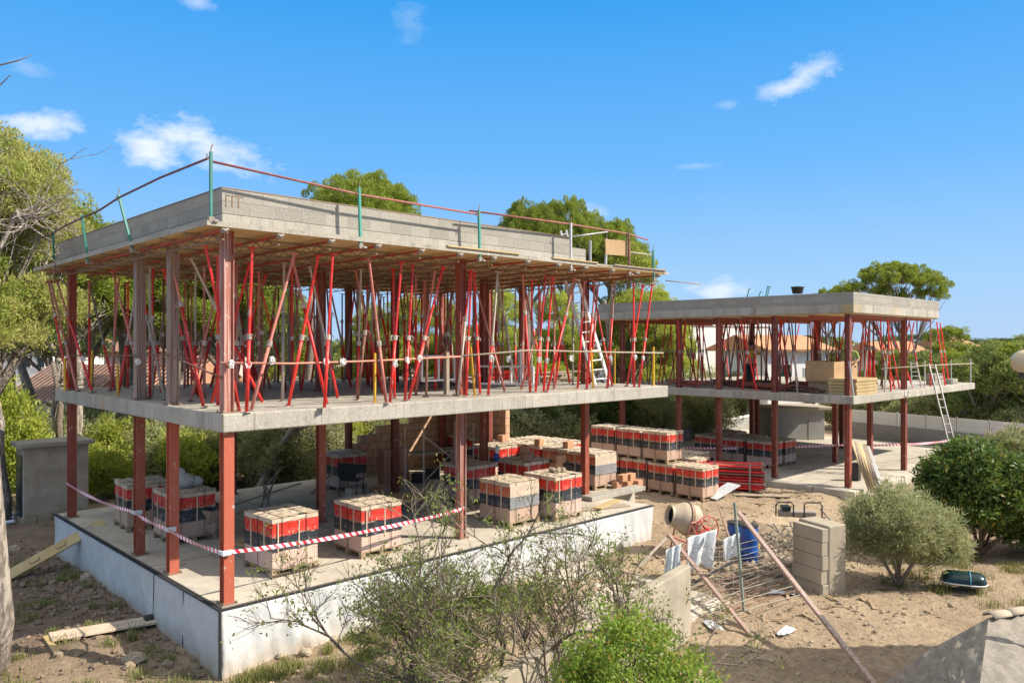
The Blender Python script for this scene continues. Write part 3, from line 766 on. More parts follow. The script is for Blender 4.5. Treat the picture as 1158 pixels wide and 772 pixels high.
for pt, pb, yb, k, lab in left:
    b = on_plane(pb, yb, 2.995); b.x = max(.06, b.x); v = solve_u(pt, b.x-.1); t = Vector((b.x-.1, min(v, 9.9), ZT))
    put_prop(k, b, t, lab, 'steel props along the left edge of the near slab')
r2 = random.Random(21)
def px_of(x, y):
    U, W = x-CAM[0], y-CAM[1]; return 579+879*(U*RX[0]+W*LX[0])/(U*RX[1]+W*LX[1])
NEAR = [(84, 'left of the far left column'), (151, 'between far left and third columns'), (196, 'between third and second columns'), (258, 'between second and corner columns'), (310, 'right of corner column'),
        (362, 'left of rear fourth column'), (410, 'right of rear fourth column'), (465, 'over the brown wall'), (521, 'left of middle front column'), (575, 'right of middle front column'), (640, 'left of the aluminium ladder'), (2000, 'right of the aluminium ladder')]
FARZ = [(704, 'left of its first column'), (768, 'between its first and second columns'), (813, 'between its second and third columns'), (876, 'between its third and fourth columns'), (922, 'right of its fourth column'), (959, 'left of its corner column'), (1000, 'behind the plywood crate'), (2000, 'at its right end')]
def where(a, b, zones):
    p0, p1 = px_of(a[0], a[1]), px_of(b[0], b[1]); z = next(n for l, n in zones if (p0+p1)/2 < l)
    d = p1-p0; return z, ('leaning right' if d > 7 else 'leaning left' if d < -7 else 'upright')
zone_name = [('left third', 3.9), ('middle', 7.8), ('right third', 99)]
for i in range(14):
    for j in range(11):
        x = .65+i*.79+r2.uniform(-.3, .3); y = .85+j*.83+r2.uniform(-.33, .33)
        if r2.random() < .03 or x > 11.5: continue
        k = r2.choices(range(7), [5, 7, 6, 5, 2, 3, 4])[0]
        a = r2.gauss(0, .17); b = r2.gauss(0, .12)
        if r2.random() < .35: a = b = 0
        tx = min(11.3, max(-.2, x+a*2.6)); ty = min(9.7, max(0, y+b*2.6))
        zn, ln = where((x, y), (tx, ty), NEAR); dp = 'deep inside' if j >= 4 else 'near the front'
        lb = f'{kinds[k][0]} prop {ln} deep in near house, {zn}' if j >= 4 else f'{kinds[k][0]} inner prop {ln} in near house, {zn}'
        put_prop(k, (x, y, 2.995), (tx, ty, ZT), lb, 'near house: '+lb)
# far building props: small in the picture, one mesh each with two paints
def far_prop(ma, mbb):
    m = MB(); L = 2.6; m.tube([(0, 0, 0), (0, 0, 1.4)], .03, 6); m.cur = 1; m.tube([(0, 0, 1.4), (0, 0, L)], .025, 6); m.cur = 2; m.tube([(0, 0, 1.33), (0, 0, 1.45)], .045, 6)
    m.box(-.06, .06, -.06, .06, 0, .01)
    return tag(m.build('shoring_prop', [ma, mbb, 'prop_grey']), 'x', 'prop')
FP = [far_prop('prop_red', 'prop_red'), far_prop('prop_red', 'prop_faded'), far_prop('prop_rust', 'prop_rust'), far_prop('prop_rust', 'prop_red'), far_prop('prop_grey', 'prop_rust')]
fn = ['bright red', 'red and pink', 'rust brown', 'brown and red', 'grey and brown']; ff = [True]*5
for i in range(10):
    for j in range(13):
        x = 21.1+i*.82+r2.uniform(-.25, .25); y = -.75+j*.8+r2.uniform(-.3, .3)
        if r2.random() < .10 or (x < 24.2 and y < .6 and x > 20.9 and j < 2): continue
        k = r2.choices(range(5), [4, 3, 4, 3, 2])[0]
        if ff[k]: o = FP[k]; ff[k] = False
        else: o = FP[k].copy(); COL.objects.link(o)
        a = Vector((x, y, 2.362)); b = Vector((x+r2.gauss(0, .3), max(-1, y+r2.gauss(0, .38)), 4.98)); 
        o.location = a; o.rotation_mode = 'QUATERNION'; o.rotation_quaternion = Vector((0, 0, 1)).rotation_difference((b-a).normalized()); o.scale = (1, 1, (b-a).length/2.6)
        zn, ln = where(a, b, FARZ); lb = f'{fn[k]} prop {ln} in the far house, {zn}'; o['label'] = lb; o['group'] = 'props: '+lb
for px, py, tt, k in ((1073, 434, 1063, 0), (1070, 436, 1059, 0), (1052, 437, 1052, 1)):
    b = on_plane(px, py, 2.36); o = FP[k].copy(); COL.objects.link(o); b.y = max(b.y, -1.1)
    t = at_depth(tt, 879*(4.07-2.36)/(py-389), 4.98); o.location = b; o.rotation_quaternion = Vector((0, 0, 1)).rotation_difference((t-b).normalized()); o.scale = (1, 1, (t-b).length/2.6)
    o['label'] = {1073: 'outermost red prop leaning at the right end of the far building', 1070: 'second outermost red prop leaning at the right end of the far building', 1052: 'upright faded red prop behind the tall ladder top'}[px]; o['group'] = 'props at the right end of the far building'
# far formwork soffit
mb = MB(); mb.box(20.65, 28.85, -1.15, 9.55, 5.07, 5.098); base_thing(mb, 'formwork_deck', 'plywood', 'yellowish plywood decking directly under the far flat roof', 'formwork')
for i in range(9):
    mb = MB(); y = -.9+i*1.25; mb.bar((20.75, y, 5.02), (28.8, y, 5.02), .07, .09)
    base_thing(mb, 'formwork_bearer', 'joist_red', f'{ordw[i]} red bearer from the front under the far flat roof', 'bearer', 'red bearers under the far roof')
for i, (x, y, c) in enumerate([(21.6, 1.1, 0), (21.9, 2.4, 0), (22.6, 3.5, 0), (23.2, 5.0, 0), (22.0, 6.0, 0), (24.0, 1.9, 0), (24.5, 4.2, 0)]):
    mb = MB(); rr = random.Random(i)
    for q in range(7):
        a = rr.uniform(-.35, .35)+1.2; p = Vector((x+rr.uniform(-.2, .2), y+rr.uniform(-.2, .2), 2.40+q*.03)); d = Vector((math.cos(a), math.sin(a), .0))*1.0
        mb.bar(p-d, p+d, .07, .06)
    base_thing(mb, 'steel_pile', 'joist_red' if i % 3 else 'prop_rust', f'heap of red steel lying on the far upper floor, {ordw[i]} from the corner', 'steel pile', 'steel heaps on the far upper floor')
# ================================================================ ROOF GUARDRAIL
def gpost(a, b, mat, label, w=.05):
    t = thing('guardrail_post', label, 'guardrail post', a, 0, 'guardrail posts round the near roof'); d = Vector(b)-Vector(a)
    m = MB(); m.bar((0, 0, 0), d, w, w*.7); m.build('upright', mat, t)
    m = MB(); m.tube([d*.985, d*1.0+Vector((0, 0, .05)), d+Vector((.03, 0, .12))], .009, 5); m.tube([d*.9, d*.9+Vector((-.07, -.03, -.02)), d*.9+Vector((-.07, -.03, .06))], .009, 5); m.build('hook', 'raw_steel', t)
    m = MB(); m.box(-.045, .045, -.04, .04, -.05, .03); m.tube([(.02, -.06, -.03), (.09, -.06, -.03)], .022, 6); m.build('clamp', 'weld_grey', t, bevel=.008)
    return t
gpost((-.3, -.3, 5.93), (-.3, -.3, 6.93), 'green_paint', 'green guardrail post at the front corner of the near roof')
vb = lambda px, u: solve_u(px, u)
def edge_left(pt, yt, pb, yb, lab):
    v = vb(pb, -.32); d = (-.32-CAM[0])*RX[1]+(v-CAM[1])*LX[1]; z = 4.07-(yb-389)*d/879
    v2 = vb(pt, -.5); d2 = (-.5-CAM[0])*RX[1]+(v2-CAM[1])*LX[1]; z2 = 4.07-(yt-389)*d2/879
    a = Vector((-.32, v, z)); b = Vector((-.5, v2, z2)); gpost(a, b, 'green_paint', lab); return b
L1 = edge_left(133.5, 220, 150, 283, 'leaning green post, second from the front corner on the left edge of the near roof')
L2 = edge_left(92, 243, 99.5, 296, 'green post, third from the front corner on the left edge of the near roof')
L3 = edge_left(59.5, 261, 61.5, 300, 'short green post at the far left end of the near roof')
def edge_front(pt, yt, pb, yb, mat, lab, v=-.3, w=.05):
    u = solve_v(pb, v); d = (u-CAM[0])*RX[1]+(v-CAM[1])*LX[1]; z = 4.07-(yb-389)*d/879
    u2 = solve_v(pt, v); d2 = (u2-CAM[0])*RX[1]+(v-CAM[1])*LX[1]; z2 = 4.07-(yt-389)*d2/879
    gpost((u, v, z), (u2, v, z2), mat, lab, w); return Vector((u2, v, z2))
F1 = edge_front(406, 212, 407.5, 278, 'green_paint', 'green post midway along the front edge of the near roof')
F2 = edge_front(541.5, 238, 542.5, 293, 'green_paint', 'green post on the front edge, above the right half of the near parapet')
F3 = edge_front(645.5, 252, 645.5, 304, 'galvanised', 'pale grey post at the right end of the near parapet')
F4 = edge_front(711, 264, 711.5, 309, 'prop_rust', 'rusty brown post beside the plywood board on the near roof')
F5 = edge_front(738.5, 283, 739.5, 316, 'green_paint', 'thin green post at the right tip of the near roof')
F6 = edge_front(667.5, 272, 667.5, 302, 'galvanised', 'short grey green post behind the plywood board', 1.1, .06)
F7 = edge_front(686, 270, 685, 304, 'galvanised', 'short pale post directly behind the plywood board', 1.5, .05)
C0 = Vector((-.3, -.3, 6.85))
def rail(pts, r, mat, label, name='guardrail', cat='guardrail', grp=None):
    m = MB(); m.tube(pts, r, 7); return base_thing(m, name, mat, label, cat, grp, smooth=True)
far = vb(30, -.5); 
rail([C0, (L1+C0)/2+Vector((0, 0, .0)), L1-Vector((0, 0, .06)), (L1+L2)/2-Vector((0, 0, .10)), L2-Vector((0, 0, .06)), (L2+L3)/2-Vector((0, 0, .04)), L3-Vector((0, 0, .05)), (-.5, L3.y+1.9, L3.z-.06)], .019, 'purple_rail', 'dark purple bar running down the left side of the near roof')
rail([C0-Vector((0, .0, .06)), F1-Vector((0, 0, .12)), F2-Vector((0, 0, .08))], .019, 'red_rail', 'long reddish bar along the front of the near roof, left length')
rail([F2-Vector((.2, -.05, .02)), F3-Vector((0, -.05, .02)), F4-Vector((0, -.05, 0)), F4+Vector((.9, .1, -.06))], .019, 'red_rail', 'salmon bar along the front of the near roof, right length')
rail([F3+Vector((.6, .6, -.2)), F4+Vector((-.3, .4, .05))], .02, 'galvanised', 'thin silver bar behind the plywood board on the near roof')
rail([F4+Vector((0, .5, -.35)), F5-Vector((0, 0, .12))], .018, 'prop_grey', 'thin grey bar joining the last two posts of the near roof')
rail([(11.4, -.25, 5.68), (11.9, -.4, 5.66), (12.5, -.6, 5.62)], .012, 'raw_steel', 'bent steel rod jutting out of the right tip of the near roof', 'steel_rod', 'rod')
pu = solve_v(683, -.2); pu2 = solve_v(711, -.2)
mb = MB(); zt = 6.49; mb.bar((pu, -.24, 6.33), (pu2, -.24, 6.37), .025, .36); base_thing(mb, 'plywood_board', 'old_ply', 'brown plywood board tied to the guardrail on the near roof', 'board')
# slab-edge rail at the upper floor
YP = []
def ypost(px, pyt, pyb, lab, lean=0):
    b = on_plane(px, pyb, 2.992); d = 879*(4.07-2.992)/(pyb-389); zt = 4.07-(pyt-389)*d/879
    m = MB(); m.tube([b, b+Vector((lean, 0, zt-2.992))], .026, 7); m.box(b.x-.05, b.x+.05, b.y-.05, b.y+.05, 2.992, 3.0)
    base_thing(m, 'barrier_post', 'barrier_yellow', lab, 'barrier post', 'yellow posts round the near upper floor'); return b
YP.append(ypost(262, 414, 465, 'yellow post at the foot of the near corner column', -.05))
ypost(424, 399, 455, 'yellow post between the pink prop and the middle of the front edge')
ypost(537, 392, 447, 'yellow post just right of the middle front column', -.12)
ypost(671, 393, 438.5, 'yellow post behind the foot of the aluminium ladder', -.1)
ypost(695, 394, 434, 'yellow post between the ladder and the right end of the near slab')
ypost(739, 392, 435.5, 'last yellow post at the right end of the near slab')
ypost(73.5, 405, 441.5, 'yellow post in front of the far left column'); ypost(103, 396, 443, 'yellow post between the far left column and the third column', .03)
ypost(133.5, 412, 447, 'slim yellow post just left of the third pale column')
def zrow(px, py, v): 
    u = solve_v(px, v); d = (u-CAM[0])*RX[1]+(v-CAM[1])*LX[1]; return Vector((u, v, 4.07-(py-389)*d/879))
def zcol(px, py, u):
    v = solve_u(px, u); d = (u-CAM[0])*RX[1]+(v-CAM[1])*LX[1]; return Vector((u, v, 4.07-(py-389)*d/879))
rail([zrow(249, 410, .05), zrow(330, 411, .05), zrow(420, 408, .05), zrow(521, 403, .05)], .017, 'salmon_rail', 'orange brown batten tied to the props left of the middle front column', 'safety_rail', 'safety rail')
rail([zrow(521, 402.5, .06), zrow(600, 396, .06), zrow(680, 398, .06), zrow(750, 399, .06)], .02, 'old_plank', 'pale batten tied to the props right of the middle front column', 'safety_rail', 'safety rail')
rail([zcol(64, 402, .04), zcol(130, 402, .04), zcol(190, 401, .04), zcol(222, 415, .04), zcol(250, 427, .04)], .014, 'prop_rust', 'dark rod along the left edge of the near upper floor, dropping at the corner', 'safety_rail', 'safety rail')
# wire ties on the props of the front edge
for i, (px, py) in enumerate([(261, 410), (280, 411), (307, 406), (368, 408), (387, 408), (446, 410), (460, 406), (474, 404), (555, 404), (574, 405), (609, 406), (618, 407), (645, 404), (690, 404), (718, 403), (727, 404), (155, 408), (93, 405)]):
    p = zrow(px, py, .02) if px > 200 else zcol(px, py, .02)
    m = MB(); r = random.Random(i)
    for q in range(3):
        a0 = r.uniform(0, 6); m.tube([p+Vector((math.cos(a0+k*.9)*.042+r.uniform(-.01, .01), -.03+math.sin(k)*.02, math.sin(a0+k*.9)*.045-.02*q)) for k in range(8)], .007, 4)
    m.tube([p+Vector((0, 0, -.045)), p+Vector((0, 0, .045))], .034, 7)
    base_thing(m, 'wire_tie', 'white_paint', 'white collar and wire loop tying a prop to the safety rail of the near floor', 'tie', 'white ties on the near safety rail')

# ================================================================ LADDERS, FRAMES ON THE FLOORS
def ladder(a0, a1, b0, b1, n, mat, label, w=.055):
    t = thing('ladder', label, 'ladder', tuple((Vector(a0)+Vector(b0))/2)); o = t.location
    a0, a1, b0, b1 = [Vector(p)-o for p in (a0, a1, b0, b1)]
    for p, q in ((a0, a1), (b0, b1)):
        m = MB(); m.bar(p, q, w*.6, w); m.build('rail', mat, t)
    for k in range(n):
        f = (k+.6)/n; m = MB(); m.bar(a0.lerp(a1, f), b0.lerp(b1, f), .035, .03); m.build('rung', mat, t)
    return t
A0 = on_plane(673, 435, 2.99); A1 = on_plane(689, 433.5, 2.99)
ladder(A0, zrow(639, 317, A0.y+.0), A1, zrow(653, 314, A1.y), 11, 'white_paint', 'aluminium ladder leaning left inside the right end of the near upper floor', .085)
ladder(zrow(641, 292, .9), zrow(634, 261, .9), zrow(648, 291, 1.0), zrow(640, 260, 1.0), 3, 'light_metal', 'ladder top poking out above the near roof by the grey post')
# lying white ladder frame and trestles
def frame(label, p, q, z0, h, n, name='trestle_rack', mat='white_paint'):
    t = thing(name, label, 'frame', tuple(p)); d = Vector(q)-Vector(p); up = Vector((0, 0, h)); o = Vector((0, 0, z0))
    for s in (0, 1):
        m = MB(); m.bar(o+up*s, o+up*s+d, .045, .045); m.build('rail', mat, t)
    for k in range(n):
        m = MB(); f = k/(n-1); m.bar(o+d*f, o+d*f+up, .04, .04); m.build('upright', mat, t)
    return t
p = on_plane(541, 439, 2.99); q = on_plane(603, 440, 2.99)
frame('white ladder frame lying on edge right of the middle front column', p, q, .12, .42, 6)
p = on_plane(477, 443, 2.99); q = on_plane(514, 441, 2.99)
frame('small white frame standing on the near upper floor, left of the middle front column', p, q, .25, .55, 3)
for px, yb, yt, mat, lab in ((505, 446, 398, 'old_plank', 'grey timber post standing left of the middle front column'), (588, 435, 394, 'white_paint', 'white square post standing behind the lying ladder frame'), (540, 438, 400, 'old_plank', 'timber post standing just behind the yellow post of the middle column')):
    b = on_plane(px, yb, 2.99); d = 879*1.08/(yb-389); m = MB(); m.bar(b, b+Vector((0, 0, 1.08-(yt-389)*d/879)), .1, .08)
    base_thing(m, 'timber_post', mat, lab, 'post')
for i, (px, py, mat, lab) in enumerate([(575, 430, 'prop_red', 'heap of bright red tubes lying behind the white ladder frame'), (495, 436, 'old_plank', 'heap of planks lying behind the middle front column'), (625, 431, 'old_plank', 'scattered planks lying left of the aluminium ladder')]):
    c = on_plane(px, py, 3.0); m = MB(); r = random.Random(i+5)
    for q in range(8):
        a = r.uniform(-.5, .5)+(.2 if i else 2.2); dd = Vector((math.cos(a), math.sin(a), 0))*r.uniform(.6, 1.2); e = c+Vector((r.uniform(-.3, .3), r.uniform(-.3, .3), .03+q*.035))
        if i: m.bar(e-dd, e+dd, .16, .03)
        else: m.tube([e-dd, e+dd], .03, 6)
    base_thing(m, 'tube_heap' if not i else 'plank_heap', mat, lab, 'heap')
# far floor: plywood crate, panels, block stack, ladder, rails
b = Vector((21.0, -.55, 2.36))
t = thing('plywood_crate', 'open plywood sided crate behind the stack of yellow panels on the far floor', 'crate', (21.3, -.25, 2.36))
for nm, bx in (('front_panel', (0, 1.95, 0, .03, .45, 1.1)), ('side_panel', (0, .03, .03, 1.0, .45, 1.1)), ('back_panel', (.03, 1.95, 1.0, 1.03, .45, 1.12)), ('floor_panel', (.03, 1.95, .03, 1.0, .4, .45))):
    m = MB(); m.box(*bx); m.build(nm, 'old_ply', t)
for x in (.1, .9, 1.75): m = MB(); m.box(x, x+.1, .05, .95, 0, .4); m.build('skid', 'pallet_wood', t)
for k in range(5):
    m = MB(); m.box(0, 1.75, 0, .95, 0, .098); m.box(.0, 1.75, -.004, .0, .03, .07)
    o = tag(m.build('formwork_panel_stack' if 0 else 'plywood_bundle', ['yellow_plank', 'plywood'][k % 2 == 9], bevel=.008), f'bundle of yellow panels, {ordw[k]} from the bottom of the stack at the far front corner', 'panel bundle', 'stack of yellow panels on the far floor')
    o.location = (21.05+rnd.uniform(-.05, .05), -1.15+rnd.uniform(-.0, .05), 2.363+k*.112); 
m = MB(); m.bar((20.75, -1.15, 2.2), (20.62, -1.05, 3.5), .05, .05); base_thing(m, 'guardrail_post', 'galvanised', 'grey post leaning at the near corner of the far slab', 'guardrail post')
for i, (x, y, z, w) in enumerate([(30.0, -.7, 2.363, 1.3), (30.0, -.7, 2.60, 1.2), (31.4, -.95, 2.363, .7)]):
    m = MB()
    for q in range(3): m.box(q*w/3, (q+1)*w/3-.012, 0, .35, 0, .22)
    o = tag(m.build('block_row', 'garden_block', bevel=.01), ['lower row of grey blocks at the right end of the far slab', 'upper row of grey blocks at the right end of the far slab', 'loose pale blocks right of the grey block rows on the far slab'][i], 'blocks'); o.location = (x, y, z)
# tall ladder from the ground to the far slab
g0 = at_depth(1083, 27.2, -.69); g1 = at_depth(1089.5, 27.4, -.69)
ladder(g0, at_pt(1050, 411, 28.6), g1, at_pt(1057, 412, 28.8), 14, 'light_metal', 'tall ladder rising from the garden to the edge of the far slab')
ladder(at_pt(1031, 438, 29.6), at_pt(1030, 409, 30.2), at_pt(1042, 437, 29.6), at_pt(1036, 409, 30.2), 6, 'white_paint', 'short white stepladder standing on the far slab left of the tall ladder')
for px in (1001, 1046, 1076, 1098):
    p = zrow(px, 440, -1.1); p.z = 2.36; m = MB(); m.tube([p, p+Vector((0, 0, 1.08))], .022, 6)
    base_thing(m, 'guardrail_post', 'galvanised', {1001: 'thin rail post beside the yellow panels on the far slab', 1046: 'thin rail post left of the tall ladder top', 1076: 'thin rail post between the tall ladder and the grey blocks', 1098: 'thin rail post at the right tip of the far slab'}[px], 'guardrail post', 'thin posts along the far slab')
rail([zrow(997, 417, -1.12), zrow(1050, 413, -1.12), zrow(1101, 411, -1.12)], .022, 'old_plank', 'pale batten rail along the right end of the far slab', 'safety_rail', 'safety rail')
# bits standing on the far roof
t = thing('mortar_tub', 'black mortar tub on top of the far roof', 'tub', tuple(zcol(902, 332.5, 20.7))); t.scale = (.75, .75, .75)
m = MB(); m.lathe([(.0, .02), (.22, .02), (.28, .3), (.31, .31), (.31, .34), (.26, .34), (.2, .06), (0, .06)], 16); m.build('body', 'black_metal', t, smooth=True)
for i, px in enumerate((845, 858, 866, 868)):
    p = zcol(px, 340, 20.75); p.z = 5.782; m = MB(); h = [.3, .18, .36, .34][i]; m.tube([p, p+Vector((.04, -.06, h))], .02, 5); m.tube([p+Vector((.04, -.06, h)), p+Vector((.06, -.12, h-.02))], .014, 5)
    base_thing(m, 'steel_rod', 'green_paint', f'short green rod sticking up from the far roof, {ordw[i]} from the left', 'rod', 'green rods on the far roof')
# chequer bundle of three stout red props
for i, px in enumerate((979, 983.5, 988)):
    p = zrow(px, 440, .45); p.z = 2.362; m = MB(); m.tube([p, p+Vector((0, 0, 1.55))], .055, 8); m.cur = 1; m.tube([p+Vector((0, 0, 1.55)), p+Vector((0, 0, 2.63))], .035, 8); m.cur = 2; m.tube([p+Vector((0, 0, 1.48)), p+Vector((0, 0, 1.62))], .07, 8)
    a = np.array(m.v); tag(m.build('shoring_prop', ['prop_red', 'prop_faded', 'prop_grey'], smooth=True, loc=tuple(p)), f'stout red prop, {ordw[i]} of the tight trio behind the plywood crate', 'prop', 'trio of stout red props')

# ================================================================ BRICK PALLETS
def pallet_proto(variant):
    t = thing('brick_pallet', 'x', 'brick pallet'); W, D = .94, 1.04
    m = MB()
    for y in (0, D/2-.05, D-.1): m.box(0, W, y, y+.1, 0, .022)
    for x in (0, W/2-.05, W-.1):
        for y in (0, D/2-.05, D-.1): m.box(x+.003, x+.097, y+.003, y+.097, .022, .1)
    for k in range(7): m.box(.0, W, k*.152, k*.152+.12, .1, .122)
    m.build('pallet', 'pallet_wood', t)
    r = random.Random(variant)
    def slab(name, mat, z0, z1, g=.0, seg=10, wob=.008):
        m = MB(); x0, x1, y0, y1 = .02-g, W-.02+g, .02-g, D-.02+g; ring = []
        for (a, b) in (((x0, y0), (x1, y0)), ((x1, y0), (x1, y1)), ((x1, y1), (x0, y1)), ((x0, y1), (x0, y0))):
            for k in range(seg):
                f = k/seg; ring.append((a[0]+(b[0]-a[0])*f, a[1]+(b[1]-a[1])*f))
        n = len(ring); vs = []
        for z in (z0, (z0+z1)/2, z1):
            for x, y in ring: vs.append((x+r.uniform(-wob, wob), y+r.uniform(-wob, wob), z+r.uniform(-1, 1)*wob*1.2*(wob > .002)))
        fs = [(j*n+k, j*n+(k+1) % n, (j+1)*n+(k+1) % n, (j+1)*n+k) for j in range(2) for k in range(n)]
        fs += [tuple(range(2*n, 3*n)), tuple(reversed(range(n)))]
        m.add(vs, fs); return m.build(name, mat, t)
    slab('lower_bricks', 'brick_holes' if variant in (0, 3) else 'brick_wrap', .123, .42, .0, wob=.001)
    slab('middle_bricks', 'brick_wrap', .421, .93, -.006, wob=.001)
    slab('black_band', 'band_black', .435, .675, .006, wob=.014); slab('red_band', 'band_red' if variant != 2 else 'band_orange', .70, .91, .006, wob=.014)
    if variant in (2,):    # plain wrapped front with a grey band
        m = MB()
        for k in range(12):
            for q in range(1): m.box(.014+k*.0755, .014+(k+1)*.0755, -.006+r.uniform(-.003, .003), .01, .685, .93)
        m.build('plain_wrap', 'cap_card', t); m = MB(); m.box(.014, .926, -.004, .01, .425, .684); m.build('grey_band', 'band_grey', t)
    # top board with lifted film
    c = slab('top_card', 'cap_card', .925, 1.0, .008, wob=.006)
    m = MB(); n = 12; vs = [(.0+W*i/n, .0+D*j/n, 1.004+abs(math.sin(i*1.1+variant)*math.cos(j*.9+variant*2))*.035*r.random()) for j in range(n+1) for i in range(n+1)]
    m.add(vs, [(j*(n+1)+i, j*(n+1)+i+1, (j+1)*(n+1)+i+1, (j+1)*(n+1)+i) for j in range(n) for i in range(n)]); m.build('film', 'cap_card', c)
    for x in (.2, .68):
        m = MB()
        m.bar((x, -.0, .12), (x, -.004, 1.0), .008, .006); m.bar((x, D+.004, .12), (x, D+.004, 1.0), .012, .006); m.bar((x, -.004, 1.012), (x, D+.004, 1.012), .008, .006); m.build('strap', 'rubber', t)
    for x in (.12, .53) if variant != 2 else (): 
        m = MB(); m.bar((x, .008, .43), (x, .008, .92), .024, .02); m.build('tape_seam', 'cap_card', t)
    for y in (.28, .76):
        m = MB(); m.bar((.008, y, .43), (.008, y, .92), .03, .02); m.build('tape_seam', 'cap_card', t)
    for y in (.5,):
        m = MB(); m.bar((-.002, y, .12), (-.004, y, 1.0), .01, .006); m.bar((W+.002, y, .12), (W+.004, y, 1.0), .01, .006); m.bar((-.004, y, 1.016), (W+.004, y, 1.016), .007, .006); m.build('strap', 'rubber', t)
    return t
PL = [pallet_proto(i) for i in range(4)]; pf = [True]*4
def pallet(k, x, y, z, label, rz=0, s=1.0, grp='shrink wrapped pallets of bricks'):
    if pf[k]: o = PL[k]; pf[k] = False
    else: o = copy_tree(PL[k])
    o.location = (x, y, z); o.rotation_euler = (0, 0, rz+rnd.uniform(-.035, .035)); o.scale = (s, s, s*rnd.uniform(.98, 1.02)); o['label'] = label; o['group'] = grp
    return o
pallet(0, 1.27, .88, .001, 'sunlit brick pallet nearest the front corner, perforated bricks showing at its foot', .03)
pallet(1, .82, 4.3, .001, 'shaded brick pallet with a white sack on top, behind the pale second column', .0)
pallet(1, .55, 6.1, .001, 'shaded brick pallet at the left edge behind the third column, loose film on top', -.06)
pallet(3, 3.05, .82, .001, 'brick pallet half hidden by the bare shrub, second from the front corner', -.02, 1.0)
pallet(2, 6.75, .62, .001, 'brick pallet with a plain cream front, right of the middle front column', .0)
pallet(0, 7.95, .35, .001, 'brick pallet with red and black bands carrying loose bricks, at the front edge', .04)
pallet(2, 11.55, 2.2, .001, 'cream fronted brick pallet beside the right column with small brick piles at its foot', .0)
for i in range(5): pallet(2 if i == 0 else [1, 0, 1, 3][i-1], 11.62+rnd.uniform(-.05, .05), 3.3+i*1.1, .001, f'brick pallet in the long row behind the right column, {ordw[i]} behind the cream fronted one', rnd.uniform(-.02, .02))
for i in range(3): pallet([0, 3, 1][i], 12.68+rnd.uniform(-.05, .05) if i else 10.55, [5.2, 4.4, 5.5][i], .001 if i == 0 else -.9+.9 , ['brick pallet in front of the long row, near the reddish rear column', 'brick pallet on the far side of the long row, first from the right', 'brick pallet on the far side of the long row, second from the right'][i], 0)
pallet(3, 8.95, 2.35, .001, 'brick pallet with red band and loose terracotta blocks stacked at its right side', 0)
pallet(1, 7.65, 3.0, .001, 'shaded brick pallet behind the middle front column, blue jacket above it', 0)
pallet(0, 6.3, 7.0, .001, 'brick pallet with a black mesh chair in front of it', .0)
# double stack in the yard
for i in range(3):
    pallet([1, 0, 1][i], 16.4, 2.95+i*1.12, -.9, f'lower pallet of the double stack in the yard, {ordw[i]} from the right', 0, 1.0)
    pallet([1, 3, 0][i], 16.45, 3.0+i*1.12+.2, .115, f'upper pallet of the double stack in the yard, {ordw[i]} from the right', 0, 1.0)
pallet(1, 16.3, 1.75, -.9, 'yard pallet standing alone at the right of the double stack', 0)
for i, (x, y) in enumerate([(17.9, 3.0), (18.9, 3.6), (19.2, 4.9), (17.8, 4.6)]):
    pallet([1, 1, 3, 1][i], x, y, -.9, f'shaded pallet behind the double stack, {["in front of the far left column", "beside the second far column", "rearmost against the low wall", "touching the double stack"][i]}', .05)
for i, (x, y) in enumerate([(22.6, 2.75), (23.7, 2.7), (22.7, 3.95), (23.8, 4.0), (22.8, 5.2), (24.4, 5.3)]):
    pallet([0, 0, 1, 1, 1, 3][i], x, y, -.689, ['pallet on the far ground floor with bright red band, left of a close pair', 'pallet on the far ground floor with bright red band, right of a close pair', 'shaded pallet behind the left one of the close pair', 'shaded pallet behind the right one of the close pair', 'rear shaded pallet left on the far ground floor', 'rear shaded pallet right on the far ground floor'][i], 0)

# ================================================================ LOOSE BRICKS
def brick_mb(m, x, y, z, rz, w=.30, d=.19, h=.19):
    c, s = math.cos(rz), math.sin(rz); vs = [(x+c*a-s*b, y+s*a+c*b, z+e) for e in (0, h) for a, b in ((-w/2, -d/2), (w/2, -d/2), (w/2, d/2), (-w/2, d/2))]
    m.add(vs, [(3, 2, 1, 0), (4, 5, 6, 7), (0, 1, 5, 4), (1, 2, 6, 5), (2, 3, 7, 6), (3, 0, 4, 7)])
def brick(x, y, z, rz, label, grp, **k):
    m = MB(); brick_mb(m, 0, 0, 0, 0, **k); o = tag(m.build('clay_block', 'brick_clay', bevel=.006), label, 'block', grp); o.location = (x, y, z); o.rotation_euler = (0, 0, rz)
for k in range(6): brick(9.98+rnd.uniform(-.04, .04), 2.15+rnd.uniform(-.03, .03), k*.192, rnd.uniform(-.2, .2), f'terracotta block, {ordw[k]} from the bottom of the leaning stack behind the sunlit pallets', 'stack of terracotta blocks by the middle')
for k in range(3): brick(10.35+rnd.uniform(-.02, .02), 2.25, k*.192, rnd.uniform(-.2, .2), f'terracotta block, {ordw[k]} from the bottom of the shorter stack behind the sunlit pallets', 'short stack of terracotta blocks')
for i, (x, y, z) in enumerate([(12.3, 2.0, .0), (12.6, 1.86, .0), (12.45, 1.93, .192), (12.75, 1.9, .192), (12.9, 1.75, 0)]):
    brick(x, y, z+.001, .05*i, ['left lower', 'middle lower', 'left upper', 'right upper', 'right lower'][i]+' terracotta block of the small pile at the foot of the cream fronted pallet', 'small pile of terracotta blocks')
